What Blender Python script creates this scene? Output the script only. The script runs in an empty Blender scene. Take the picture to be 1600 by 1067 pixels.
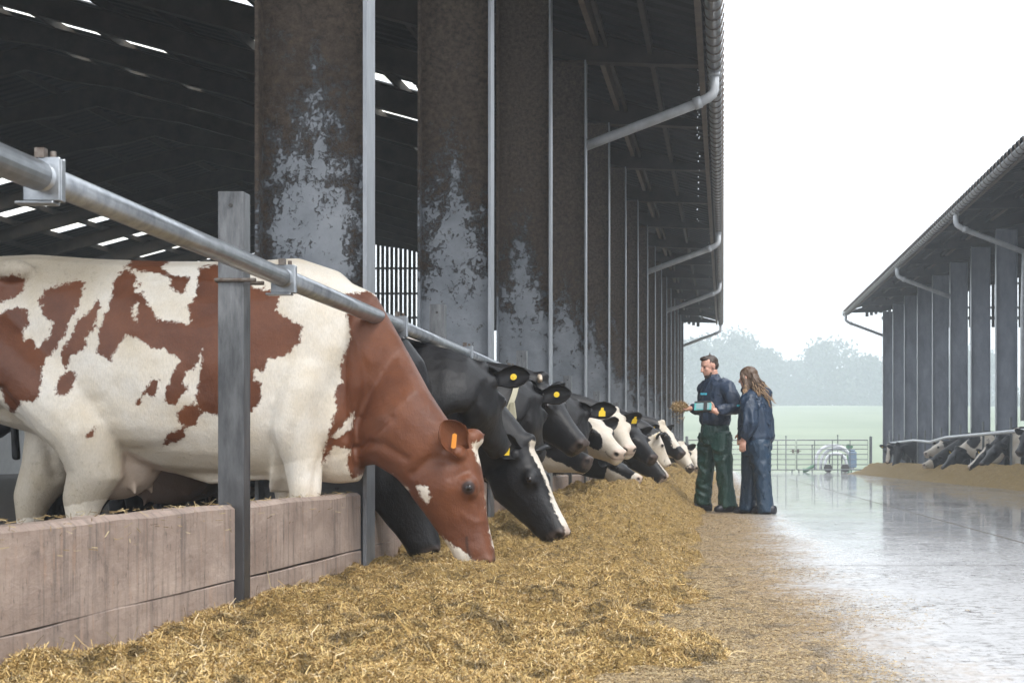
import bpy, bmesh, math, random
import numpy as np
from mathutils import Vector, Matrix, noise as mnoise
R = math.radians
random.seed(7)
SC = bpy.context.scene
COL = SC.collection

# ------------------------------------------------------------------ camera
FPX = 2490.0
cam_d = bpy.data.cameras.new("camera")
cam = bpy.data.objects.new("camera", cam_d); COL.objects.link(cam)
cam.location = (0, 0, 0.6); cam.rotation_euler = (R(90), 0, 0)
cam_d.sensor_width = 36.0; cam_d.lens = FPX / 1600 * 36.0
cam_d.shift_x = -(1130 - 800) / 1600.0
cam_d.shift_y = (720 - 533.5) / 1600.0
cam_d.clip_start = 0.05; cam_d.clip_end = 3000
cam_d.dof.use_dof = True; cam_d.dof.focus_distance = 11.0; cam_d.dof.aperture_fstop = 11.0
SC.camera = cam
def W(px, py, Y):
    "photograph position at depth Y -> point in the place"
    return Vector(((px - 1130) * Y / FPX, Y, 0.6 + (720 - py) * Y / FPX))

# ------------------------------------------------------------------ world, sun, exposure
SUN_EL, SUN_AZ = R(50), R(150)
wd = bpy.data.worlds.new("World"); SC.world = wd; wd.use_nodes = True
nt = wd.node_tree; nt.nodes.clear()
sky = nt.nodes.new('ShaderNodeTexSky'); sky.sky_type = 'NISHITA'; sky.sun_disc = False
sky.sun_elevation = SUN_EL; sky.sun_rotation = SUN_AZ; sky.dust_density = 6; sky.air_density = 2
hs = nt.nodes.new('ShaderNodeHueSaturation'); hs.inputs['Saturation'].default_value = 0.25
mx = nt.nodes.new('ShaderNodeMix'); mx.data_type = 'RGBA'; mx.inputs[0].default_value = 0.88
mx.inputs[7].default_value = (9.6, 10.15, 10.9, 1)        # the even grey-white of thick cloud
bg = nt.nodes.new('ShaderNodeBackground'); bg.inputs['Strength'].default_value = 0.11
wo = nt.nodes.new('ShaderNodeOutputWorld')
L = nt.links.new
L(sky.outputs[0], hs.inputs['Color']); L(hs.outputs[0], mx.inputs[6]); L(mx.outputs[2], bg.inputs[0]); L(bg.outputs[0], wo.inputs[0])
sd = bpy.data.lights.new("sun", 'SUN'); sd.energy = 1.5; sd.angle = R(25); sd.color = (1, 0.97, 0.93)
so = bpy.data.objects.new("sun", sd); COL.objects.link(so)
sv = Vector((math.sin(SUN_AZ) * math.cos(SUN_EL), math.cos(SUN_AZ) * math.cos(SUN_EL), math.sin(SUN_EL)))
so.rotation_euler = sv.to_track_quat('Z', 'Y').to_euler()
SC.view_settings.view_transform = 'Standard'; SC.view_settings.look = 'None'
SC.view_settings.exposure = 1.25; SC.view_settings.gamma = 1.0
SC.cycles.use_denoising = True
SC.cycles.max_bounces = 8; SC.cycles.diffuse_bounces = 4; SC.cycles.volume_bounces = 2
SC.cycles.transparent_max_bounces = 12

# ------------------------------------------------------------------ node helpers
class NT:
    def __init__(s, name):
        s.m = bpy.data.materials.new(name); s.m.use_nodes = True
        s.t = s.m.node_tree; s.b = s.t.nodes['Principled BSDF']; s.out = s.t.nodes['Material Output']
    def n(s, typ, **kw):
        x = s.t.nodes.new('ShaderNode' + typ)
        for k, v in kw.items(): setattr(x, k, v)
        return x
    def put(s, sock, v):
        if v is None: return
        if hasattr(v, 'is_output'): s.t.links.new(v, sock)
        else: sock.default_value = v
    def geo(s): return s.n('NewGeometry').outputs['Position']
    def obj(s): return s.n('TexCoord').outputs['Object']
    def xyz(s, v):
        x = s.n('SeparateXYZ'); s.put(x.inputs[0], v); return x.outputs
    def vmul(s, v, f):
        x = s.n('VectorMath', operation='MULTIPLY'); s.put(x.inputs[0], v); x.inputs[1].default_value = f; return x.outputs[0]
    def noise(s, v, scale, detail=4, rough=0.6, dist=0.0, col=False):
        x = s.n('TexNoise'); s.put(x.inputs['Vector'], v); x.inputs['Scale'].default_value = scale
        x.inputs['Detail'].default_value = detail; x.inputs['Roughness'].default_value = rough; x.inputs['Distortion'].default_value = dist
        return x.outputs['Color' if col else 'Fac']
    def vor(s, v, scale, feat='F1'):
        x = s.n('TexVoronoi', feature=feat); s.put(x.inputs['Vector'], v); x.inputs['Scale'].default_value = scale
        return x.outputs['Distance']
    def ramp(s, f, stops, interp='LINEAR'):
        x = s.n('ValToRGB'); s.put(x.inputs[0], f); e = x.color_ramp; e.interpolation = interp
        while len(e.elements) < len(stops): e.elements.new(0.5)
        for el, (p, c) in zip(e.elements, stops):
            el.position = p; el.color = (c, c, c, 1) if isinstance(c, (int, float)) else tuple(c) + (1,)
        return x.outputs[0]
    def math(s, op, a, b=None, c=None, clamp=False):
        x = s.n('Math', operation=op, use_clamp=clamp); s.put(x.inputs[0], a); s.put(x.inputs[1], b); s.put(x.inputs[2], c); return x.outputs[0]
    def mix(s, f, a, b):
        x = s.n('Mix', data_type='RGBA'); s.put(x.inputs[0], f)
        s.put(x.inputs[6], a if hasattr(a, 'is_output') else tuple(a) + (1,)); s.put(x.inputs[7], b if hasattr(b, 'is_output') else tuple(b) + (1,))
        return x.outputs[2]
    def bump(s, h, strength=0.3, dist=0.01, prev=None):
        x = s.n('Bump'); s.put(x.inputs['Height'], h); x.inputs['Strength'].default_value = strength; x.inputs['Distance'].default_value = dist
        s.put(x.inputs['Normal'], prev); return x.outputs[0]
    def attr(s, name, typ='GEOMETRY'):
        x = s.n('Attribute'); x.attribute_name = name; x.attribute_type = typ; return x
    def set(s, color=None, rough=None, metal=None, normal=None, spec=None, **kw):
        b = s.b
        if color is not None: s.put(b.inputs['Base Color'], color if hasattr(color, 'is_output') else tuple(color) + (1,))
        s.put(b.inputs['Roughness'], rough); s.put(b.inputs['Metallic'], metal); s.put(b.inputs['Normal'], normal)
        s.put(b.inputs['Specular IOR Level'], spec)
        for k, v in kw.items(): s.put(b.inputs[k], v)
        return s.m

M = {}
def plain(name, c1, c2, scale=8, rough=0.6, metal=0.0, bump=0.15, bd=0.004, bs=60, spec=0.5):
    t = NT(name); o = t.geo()
    f = t.ramp(t.noise(o, scale, 5), [(0.3, 0.0), (0.7, 1.0)])
    M[name] = t.set(t.mix(f, c1, c2), rough, metal, t.bump(t.noise(o, bs, 3), bump, bd) if bump else None, spec)
    return M[name]

plain('galvanised', (0.22, 0.235, 0.255), (0.42, 0.44, 0.46), 14, 0.34, 0.75, 0.12)
plain('gutter_metal', (0.13, 0.13, 0.14), (0.24, 0.24, 0.25), 10, 0.4, 0.5)
plain('pipe_plastic', (0.50, 0.52, 0.54), (0.36, 0.37, 0.38), 7, 0.38, 0, 0.1)
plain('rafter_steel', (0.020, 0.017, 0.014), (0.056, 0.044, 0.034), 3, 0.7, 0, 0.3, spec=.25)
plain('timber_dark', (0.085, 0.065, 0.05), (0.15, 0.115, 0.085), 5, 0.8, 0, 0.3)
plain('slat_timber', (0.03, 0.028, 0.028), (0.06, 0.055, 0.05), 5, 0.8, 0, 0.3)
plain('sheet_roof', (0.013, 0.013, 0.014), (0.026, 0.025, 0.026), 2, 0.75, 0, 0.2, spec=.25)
plain('barn_floor', (0.03, 0.025, 0.02), (0.075, 0.06, 0.046), 4, 0.8, 0, 0.8, 0.03, 12)
plain('gate_steel', (0.12, 0.13, 0.135), (0.2, 0.21, 0.215), 8, 0.4, 0.5, 0.1)
plain('bark', (0.05, 0.04, 0.03), (0.09, 0.075, 0.06), 5, 0.9)
plain('leaf', (0.03, 0.042, 0.025), (0.05, 0.065, 0.035), 0.6, 0.6, 0, 0)
plain('field_grass', (0.13, 0.165, 0.105), (0.20, 0.235, 0.155), 0.05, 0.8, 0, 0.5, 0.1, 3)
plain('rusty_bolt', (0.08, 0.05, 0.035), (0.2, 0.18, 0.16), 40, 0.6, 0.4)
plain('hose_white', (0.5, 0.52, 0.55), (0.62, 0.64, 0.66), 5, 0.4)
plain('paint_green', (0.05, 0.14, 0.08), (0.07, 0.18, 0.10), 5, 0.5)
plain('paint_blue', (0.13, 0.19, 0.27), (0.18, 0.25, 0.33), 5, 0.5)

# dirty column steel
t = NT('column_web'); g = t.geo(); s = t.xyz(g)
n1 = t.noise(t.vmul(g, (2.0, 1.0, 0.8)), 1.6, 6, 0.65, 0.4)
n2 = t.noise(g, 9, 6, 0.7)
# muck climbs down irregularly from about three metres
h = t.math('ADD', s[2], t.math('MULTIPLY', t.math('SUBTRACT', n1, 0.5), 3.4))
h = t.math('ADD', h, t.math('MULTIPLY', t.math('SUBTRACT', n2, 0.5), 2.4))
rel = t.math('ABSOLUTE', t.math('ADD', s[0], 2.16))
h = t.math('ADD', h, t.math('MULTIPLY', t.math('SUBTRACT', t.noise(g, 45, 5, 0.8), 0.5), 2.2))
edge = t.math('MULTIPLY', t.math('LESS_THAN', s[0], 1.0), t.math('MULTIPLY', rel, 2.2))
h = t.math('ADD', h, edge)
h = t.math('ADD', h, t.math('MULTIPLY', t.math('LESS_THAN', s[1], 10.5), .55))
mask = t.ramp(t.math('MULTIPLY', t.math('SUBTRACT', h, 2.45), 0.5), [(0.13, 0.0), (0.38, 1.0)])
steel = t.mix(t.ramp(t.noise(g, 3.5, 6, 0.7), [(0.35, 0.0), (0.7, 1.0)]), (0.115, 0.128, 0.145), (0.215, 0.23, 0.25))
steel = t.mix(t.ramp(t.noise(g, 16, 4, 0.7), [(0.62, 0.0), (0.68, 1.0)]), steel, (0.05, 0.048, 0.045))
muck = t.mix(t.ramp(t.noise(g, 26, 5, 0.75), [(0.35, 0.0), (0.75, 1.0)]), (0.062, 0.049, 0.040), (0.21, 0.155, 0.112))
bh = t.math('MULTIPLY', mask, t.noise(g, 38, 6, 0.8))
M['column_web'] = t.set(t.mix(mask, steel, muck), t.math('ADD', t.math('MULTIPLY', mask, 0.4), 0.45), 0.0, t.bump(bh, 1.0, 0.06))
t = NT('column_flange'); g = t.geo()
f = t.ramp(t.noise(t.vmul(g, (1, 1, .3)), 12, 6, 0.7), [(0.3, 0.0), (0.7, 1.0)])
M['column_flange'] = t.set(t.mix(f, (0.22, 0.23, 0.25), (0.34, 0.355, 0.375)), 0.38, 0.35, t.bump(t.noise(g, 30, 4), 0.15, 0.004))
t = NT('post_steel'); g = t.geo(); s = t.xyz(g)
f = t.ramp(t.noise(t.vmul(g, (3, 3, .6)), 8, 6, 0.7), [(0.3, 0.0), (0.7, 1.0)])
c = t.mix(f, (0.06, 0.062, 0.066), (0.22, 0.225, 0.23))
dirt = t.ramp(t.math('MULTIPLY', t.math('ADD', s[2], t.math('MULTIPLY', t.noise(g, 5, 5), 0.5)), .5), [(0.28, 1.0), (0.45, 0.6), (0.62, 0.5), (0.74, 0.0)])
M['post_steel'] = t.set(t.mix(t.math('MULTIPLY', dirt, 0.85), c, (0.035, 0.034, 0.036)), 0.4, 0.35, t.bump(t.noise(g, 30, 4), 0.15, 0.004))

t = NT('column_web_pale'); g = t.geo()  # clean blue-grey steel, lightened to carry some rain haze in its colour
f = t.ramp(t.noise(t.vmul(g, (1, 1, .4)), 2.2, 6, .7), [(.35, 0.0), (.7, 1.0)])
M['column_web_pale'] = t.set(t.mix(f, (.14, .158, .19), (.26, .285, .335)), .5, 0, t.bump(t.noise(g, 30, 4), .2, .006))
# pale, stained wall boards
t = NT('wall_concrete'); g = t.geo(); s = t.xyz(g)
a = t.noise(t.vmul(g, (1, 1.2, 3.2)), 2.5, 7, 0.65)
vst = t.noise(t.vmul(g, (1, 9, 0.7)), 3, 6, 0.7)
c = t.mix(t.ramp(a, [(0.3, 0.0), (0.72, 1.0)]), (0.27, 0.20, 0.165), (0.46, 0.36, 0.30))
c = t.mix(t.ramp(vst, [(0.5, 0.0), (0.68, 0.75)]), c, (0.12, 0.095, 0.085))
c = t.mix(t.ramp(t.noise(t.vmul(g, (1, 14, 2.5)), 2, 5), [(0.58, 0.0), (0.7, 0.6)]), c, (0.42, 0.27, 0.19))
wv = t.n('TexWave', wave_type='BANDS', bands_direction='Z'); t.put(wv.inputs['Vector'], t.vmul(g, (1, .35, 1))); wv.inputs['Scale'].default_value = 22
wv.inputs['Distortion'].default_value = 9; wv.inputs['Detail'].default_value = 4
c = t.mix(t.ramp(t.noise(t.vmul(g, (1, 1, 1)), 7, 7, .75), [(0.55, 0.0), (0.72, 0.55)]), c, (0.11, 0.085, 0.075))
c = t.mix(t.ramp(t.noise(t.vmul(g, (1, 3, 1)), 22, 4, .7), [(0.62, 0.0), (0.7, 0.8)]), c, (0.06, 0.05, 0.045))
M['wall_concrete'] = t.set(c, t.ramp(a, [(0.3, 0.5), (0.7, 0.75)]), 0.0, t.bump(t.noise(t.vmul(g, (1, .6, 1)), 18, 8, .75), 0.6, 0.012))
t = NT('wall_concrete_grey'); g = t.geo()
M['wall_concrete_grey'] = t.set(t.mix(t.noise(g, 3, 6), (0.25, 0.25, 0.25), (0.4, 0.39, 0.38)), 0.7)

# translucent roof light
t = NT('roof_light'); t.set((0.75, 0.72, 0.62), 0.5)
tr = t.n('BsdfTranslucent'); tr.inputs[0].default_value = (0.85, 0.8, 0.66, 1)
tp = t.n('BsdfTransparent'); m1 = t.n('MixShader'); m1.inputs[0].default_value = 0.45
gz = t.noise(t.geo(), 3, 5, .7); t.put(m1.inputs[0], t.ramp(gz, [(.4, 0.15), (.6, .8)]))
t.put(m1.inputs[1], tr.outputs[0]); t.put(m1.inputs[2], tp.outputs[0]); t.put(t.out.inputs[0], m1.outputs[0])
M['roof_light'] = t.m

# ------------------------------------------------------------------ mesh helpers
class MB:
    def __init__(s): s.v = []; s.f = []; s.mi = []; s.cur = 0
    def add(s, vs, fs):
        o = len(s.v); s.v += [tuple(p) for p in vs]
        for f in fs: s.f.append([i + o for i in f]); s.mi.append(s.cur)
    def box(s, x0, x1, y0, y1, z0, z1, rz=0.0, c=None):
        P = [(x, y, z) for x in (x0, x1) for y in (y0, y1) for z in (z0, z1)]
        s.add(P, [(0, 1, 3, 2), (4, 6, 7, 5), (0, 4, 5, 1), (2, 3, 7, 6), (0, 2, 6, 4), (1, 5, 7, 3)])
    def beam(s, a, b, w, h, up=(0, 0, 1)):
        "rectangular bar from a to b, w across, h along up"
        a = Vector(a); b = Vector(b); d = (b - a).normalized(); u = Vector(up); u = (u - d * u.dot(d)).normalized(); r = d.cross(u)
        P = []
        for q in (a, b):
            for i, j in ((-1, -1), (1, -1), (1, 1), (-1, 1)): P.append(q + r * (i * w / 2) + u * (j * h / 2))
        s.add(P, [(0, 1, 2, 3), (7, 6, 5, 4), (0, 4, 5, 1), (1, 5, 6, 2), (2, 6, 7, 3), (3, 7, 4, 0)])
    def tube(s, path, r, n=10, cap=True):
        path = [Vector(p) for p in path]; k = len(path); rr = r if isinstance(r, (list, tuple)) else [r] * k
        d0 = (path[1] - path[0]).normalized(); u = d0.orthogonal().normalized(); V = []
        for i, p in enumerate(path):
            d = (path[min(i + 1, k - 1)] - path[max(i - 1, 0)]).normalized()
            u = (u - d * u.dot(d)).normalized(); w = d.cross(u)
            for j in range(n):
                a = 2 * math.pi * j / n; V.append(p + (u * math.cos(a) + w * math.sin(a)) * rr[i])
        F = [(i * n + j, i * n + (j + 1) % n, (i + 1) * n + (j + 1) % n, (i + 1) * n + j) for i in range(k - 1) for j in range(n)]
        if cap: F += [tuple(range(n))[::-1], tuple((k - 1) * n + j for j in range(n))]
        s.add(V, F)
    def loft(s, secs):
        "secs: list of equal-length point rings"
        n = len(secs[0]); V = [p for sec in secs for p in sec]; k = len(secs)
        F = [(i * n + j, i * n + (j + 1) % n, (i + 1) * n + (j + 1) % n, (i + 1) * n + j) for i in range(k - 1) for j in range(n)]
        F += [tuple(range(n))[::-1], tuple((k - 1) * n + j for j in range(n))]
        s.add(V, F)
    def ball(s, c, r, nu=16, nv=10, rot=None):
        r = (r, r, r) if isinstance(r, (int, float)) else r; V = []
        for i in range(1, nv):
            th = math.pi * i / nv
            for j in range(nu):
                ph = 2 * math.pi * j / nu; p = Vector((r[0] * math.sin(th) * math.cos(ph), r[1] * math.sin(th) * math.sin(ph), r[2] * math.cos(th)))
                if rot is not None: p = rot @ p
                V.append(Vector(c) + p)
        t = Vector((0, 0, r[2])); b = Vector((0, 0, -r[2]))
        if rot is not None: t = rot @ t; b = rot @ b
        V += [Vector(c) + t, Vector(c) + b]; T = len(V) - 2; B = T + 1; m = nv - 1
        F = [(i * nu + j, (i + 1) * nu + j, (i + 1) * nu + (j + 1) % nu, i * nu + (j + 1) % nu) for i in range(m - 1) for j in range(nu)]
        F += [(T, j, (j + 1) % nu) for j in range(nu)] + [(B, (m - 1) * nu + (j + 1) % nu, (m - 1) * nu + j) for j in range(nu)]
        s.add(V, F)
    def build(s, name, mat, parent=None, smooth=False, bevel=0.0, mirror=None, seg=2):
        me = bpy.data.meshes.new(name)
        vs = s.v if mirror is None else [(mirror - p[0], p[1], p[2]) for p in s.v]
        me.from_pydata(vs, [], s.f)
        for m in (mat if isinstance(mat, (list, tuple)) else [mat]): me.materials.append(M[m] if isinstance(m, str) else m)
        if s.cur or max(s.mi, default=0): me.polygons.foreach_set('material_index', s.mi)
        bm = bmesh.new(); bm.from_mesh(me); bmesh.ops.recalc_face_normals(bm, faces=bm.faces); bm.to_mesh(me); bm.free()
        if smooth: me.polygons.foreach_set('use_smooth', [True] * len(me.polygons))
        o = bpy.data.objects.new(name, me); COL.objects.link(o)
        if parent is not None: o.parent = parent
        if bevel:
            md = o.modifiers.new('bevel', 'BEVEL'); md.width = bevel; md.segments = seg; md.limit_method = 'ANGLE'
        return o
def thing(name, label, cat, group=None, loc=(0, 0, 0)):
    o = bpy.data.objects.new(name, None); COL.objects.link(o); o.location = loc; o.empty_display_size = 0.2
    return tag(o, label, cat, group)
def tag(o, label, cat, group=None, kind=None):
    o['label'] = label; o['category'] = cat
    if group: o['group'] = group
    if kind: o['kind'] = kind
    return o
def struct(o, label=None, cat=None):
    o['kind'] = 'structure'
    if label: o['label'] = label; o['category'] = cat
    return o
def keep(o, parent):
    "parent o while it stays where it is (parents are Empties with only a location)"
    o.parent = parent; o.location = o.location - parent.location; return o
# ================================================================== the two barns
KS = 52 / 2490.0                       # the yard falls away from the camera, the eaves run level
YC = [8.45 + 4.45 * n for n in range(-1, 16)]
YE = YC[-1] + 0.9                      # gable end
Y0 = YC[0] - 1.2
DZ = 0.0
def zr(z, Y): return 0.6 + z + KS * Y + DZ
XR = -17.3                             # ridge
XCOL = -1.868
def roofz(X):
    return 5.55 + 0.27 * (-1.9 - X) if X >= XR else 5.55 + 0.27 * (15.4) - 0.27 * (XR - X)
SKY = [(-9.3, -6.0), (-16.2, -12.2), (-25.8, -23.3)]

def build_barn(name, label, mirror):
    global DZ
    DZ = 0.0 if mirror is None else 0.48
    B = thing(name, label, 'barn', 'open cattle barns either side of the yard')
    def bd(mb, nm, mat, **k): return mb.build(nm, mat, B, mirror=mirror, **k)
    for Y in YC:
        c = MB(); zt = zr(5.0, Y)
        c.box(-2.435, XCOL - 0.02, Y - 0.006, Y + 0.006, -0.05, zt)
        c.box(-2.455, -2.435, Y - 0.1, Y + 0.1, -0.05, zt)
        c.cur = 1; c.box(XCOL - 0.02, XCOL, Y - 0.1, Y + 0.1, -0.05, zt)
        c.cur = 0; c.box(-2.52, -1.84, Y - 0.16, Y + 0.16, -0.1, 0.012)
        c.box(-2.434, XCOL - 0.021, Y - 0.09, Y + 0.09, zt - 0.02, zt - 0.005)
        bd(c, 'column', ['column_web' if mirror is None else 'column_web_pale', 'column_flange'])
    for Y in YC:
        r = MB()
        def ib(pts):                     # pts: (X, zbottom, ztop)
            for (xa, ba, ta), (xb, bb, tb) in zip(pts, pts[1:]):
                for lo_a, hi_a, lo_b, hi_b, w in ((ba, ba + .018, bb, bb + .018, .095), (ta - .018, ta, tb - .018, tb, .095), (ba + .018, ta - .018, bb + .018, tb - .018, .006)):
                    V = [(x, Y + sg * w, zr(z, Y)) for x, lo, hi in ((xa, lo_a, hi_a), (xb, lo_b, hi_b)) for sg, z in ((-1, lo), (1, lo), (1, hi), (-1, hi))]
                    r.add(V, [(0, 1, 2, 3), (7, 6, 5, 4), (0, 4, 5, 1), (1, 5, 6, 2), (2, 6, 7, 3), (3, 7, 4, 0)])
        d = 0.22
        ib([(-0.28, 4.93, roofz(-.28) - .1), (XCOL, 4.98, roofz(XCOL) - .1)])
        ib([(XCOL, 5.0, roofz(XCOL) - d), (-4.2, roofz(-4.2) - d - .47, roofz(-4.2) - d), (-15.0, roofz(-15) - d - .45, roofz(-15) - d), (-16.3, roofz(-16.3) - d - .62, roofz(-16.3) - d), (XR, roofz(XR) - d - .62, roofz(XR) - d)])
        ib([(XR, roofz(XR) - d - .62, roofz(XR) - d), (-18.3, roofz(-18.3) - d - .62, roofz(-18.3) - d), (-19.6, roofz(-19.6) - d - .45, roofz(-19.6) - d), (-32.7, roofz(-32.7) - d - .5, roofz(-32.7) - d)])
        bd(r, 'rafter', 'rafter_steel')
    pl = [-3.4 - 1.42 * i for i in range(10)]; pl += [2 * XR - x for x in pl]
    for X in pl:
        p = MB(); z = roofz(X) - 0.12
        p.beam((X, Y0, zr(z, Y0)), (X, YE, zr(z, YE)), 0.065, 0.19)
        bd(p, 'purlin', 'rafter_steel')
    for X, zz, w, h, mt in ((-1.74, 5.33, .07, .24, 'timber_dark'), (-1.60, 5.24, .05, .10, 'rafter_steel'), (-1.0, 5.19, .065, .19, 'rafter_steel')):
        p = MB(); p.beam((X, Y0, zr(zz, Y0)), (X, YE, zr(zz, YE)), w, h); bd(p, 'eaves_beam', mt)
    p = MB(); p.beam((-.30, Y0, zr(4.97, Y0)), (-.30, YE, zr(4.97, YE)), .075, .16); bd(p, 'fascia_board', 'timber_dark')
    # corrugated roof with gaps for the roof lights
    xs = sorted({-0.05, XR, -34.4, -1.9} | {x for ab in SKY for x in ab}, reverse=True)
    pit = 0.43; prof = [(0, 0), (.16, 0), (.235, .04), (.355, .04)]
    ys = []; k = 0
    while Y0 + k * pit < YE: ys += [(Y0 + k * pit + a, b) for a, b in prof if Y0 + k * pit + a < YE]; k += 1
    slots = lambda x: [(Y + .12, Y + 1.05) for Y in YC[:-1]] if x > XR else [(Y - 1.4, Y - 0.5) for Y in YC]
    top = MB(); V = [(x, y, zr(roofz(x) + h, y)) for x in xs for y, h in ys]; n = len(ys); F = []
    for i in range(len(xs) - 1):
        sk = any(abs((xs[i] + xs[i + 1]) / 2 - (a + b) / 2) < .3 for a, b in SKY)
        for j in range(n - 1):
            ym = (ys[j][0] + ys[j + 1][0]) / 2
            if sk and any(a < ym < b for a, b in slots(xs[i + 1])): continue
            F.append((i * n + j, i * n + j + 1, (i + 1) * n + j + 1, (i + 1) * n + j))
    top.add(V, F)
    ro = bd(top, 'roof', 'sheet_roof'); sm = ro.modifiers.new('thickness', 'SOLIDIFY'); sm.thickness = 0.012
    for a, b in SKY:
        for y0, y1 in slots(a):
            q = MB(); q.add([(a, y0 - .05, zr(roofz(a) + .055, y0)), (a, y1 + .05, zr(roofz(a) + .055, y1)), (b, y1 + .05, zr(roofz(b) + .055, y1)), (b, y0 - .05, zr(roofz(b) + .055, y0))], [(0, 1, 2, 3)])
            bd(q, 'roof_light', 'roof_light')
    p = MB(); p.beam((XR, Y0, zr(roofz(XR) + .1, Y0)), (XR, YE, zr(roofz(XR) + .1, YE)), .5, .05); bd(p, 'ridge_cap', 'sheet_roof')
    # gutter: an open half round trough hung on strap brackets
    gx, gz, gr = -0.12, 4.93, 0.10
    g = MB(); secs = []
    for Y in (Y0, YE):
        ring = [(gx + gr * math.cos(a), Y, zr(gz + gr * math.sin(a), Y)) for a in [math.pi + math.pi * i / 10 for i in range(11)]]
        ring += [(gx + (gr - .012) * math.cos(a), Y, zr(gz + (gr - .012) * math.sin(a), Y)) for a in [2 * math.pi - math.pi * i / 10 for i in range(11)]]
        secs.append(ring)
    g.loft(secs); go = bd(g, 'gutter', 'gutter_metal', smooth=False)
    ys_ = []; y = Y0 + .2
    while y < YE: ys_.append(y); y += pit
    far = [y for y in ys_ if y < 18.2 or y > 18.2 + 100 * pit]; proto = None; br = MB()
    def strap_into(br, y):
        br.tube([(gx + (gr + .006) * math.cos(a), y, zr(gz + (gr + .006) * math.sin(a), y)) for a in [math.pi + math.pi * i / 8 for i in range(9)]] + [(gx + gr + .03, y, zr(gz + .1, y))], .011, 5)
    for y in ys_:
        if y in far: strap_into(br, y); continue
        if proto is None: pb = MB(); strap_into(pb, y); proto = pb.build('bracket', 'rusty_bolt', go, mirror=mirror); py_ = y
        else: b_ = proto.copy(); COL.objects.link(b_); b_.parent = go; b_.location = (0, y - py_, KS * (y - py_))
    br.build('bracket', 'rusty_bolt', go, mirror=mirror)['kind'] = 'stuff'
    for n in (3, 7, 10, 15):
        Y = YC[n + 1]; d = MB()
        d.tube([(gx, Y, zr(4.86, Y)), (gx, Y, zr(4.62, Y)), (gx - .02, Y, zr(4.56, Y)), (gx - .08, Y, zr(4.51, Y)), (-.35, Y + .04, zr(4.44, Y)), (-2.2, Y + .2, zr(3.77, Y))], .068, 12)
        d.tube([(-.30, Y, zr(4.455, Y)), (-.40, Y, zr(4.42, Y))], .082, 12); d.tube([(gx, Y, zr(4.86, Y)), (gx, Y, zr(4.80, Y))], .082, 12)
        if n in (7,) and mirror is not None: d.tube([(-1.84, Y + .14, zr(3.9, Y)), (-1.80, Y + .16, zr(2.4, Y)), (-1.80, Y + .16, 1.6)], .05, 10)
        bd(d, 'downpipe', 'pipe_plastic', smooth=True)
    # slatted gable boarding, far end, open below
    sl = MB(); x = -1.2
    while x > -33.2:
        zt = roofz(x) - .24; zb = (4.62 if mirror is None else 4.3) if x < -1.9 else roofz(x) - .55
        sl.box(x - .075, x + .075, YE - .05, YE - .025, zr(zb, YE), zr(zt, YE)); x -= .215
    for z in (5.25, 6.4, 7.6, 8.8):
        xa = -1.9 - max(0, (z - 5.1) / .27); sl.beam((xa, YE + .02, zr(z, YE)), (2 * XR - xa, YE + .02, zr(z, YE)), .05, .1)
    sl.beam((-1.9, YE + .02, zr(4.75, YE)), (-32.7, YE + .02, zr(4.75, YE)), .06, .14)
    bd(sl, 'gable_slats', 'slat_timber')
    w = MB(); w.box(-32.75, -32.6, Y0, YE, 0, 3.0 if mirror is None else 1.2); bd(w, 'added_side_wall', 'wall_concrete_grey')  # unseen wall along the far side, added to keep the interior dark
    for Y in YC[::2]:
        c = MB(); c.box(-32.9, -32.4, Y - .1, Y + .1, -.05, zr(5, Y)); bd(c, 'column', 'column_web')
    return B
build_barn('cattle_barn', 'long open-fronted dark steel cattle barn with the red and white cow in it', None)
build_barn('cattle_barn', 'rain-hazed open-fronted cattle barn across the wet yard', 2 * 2.831)

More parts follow.
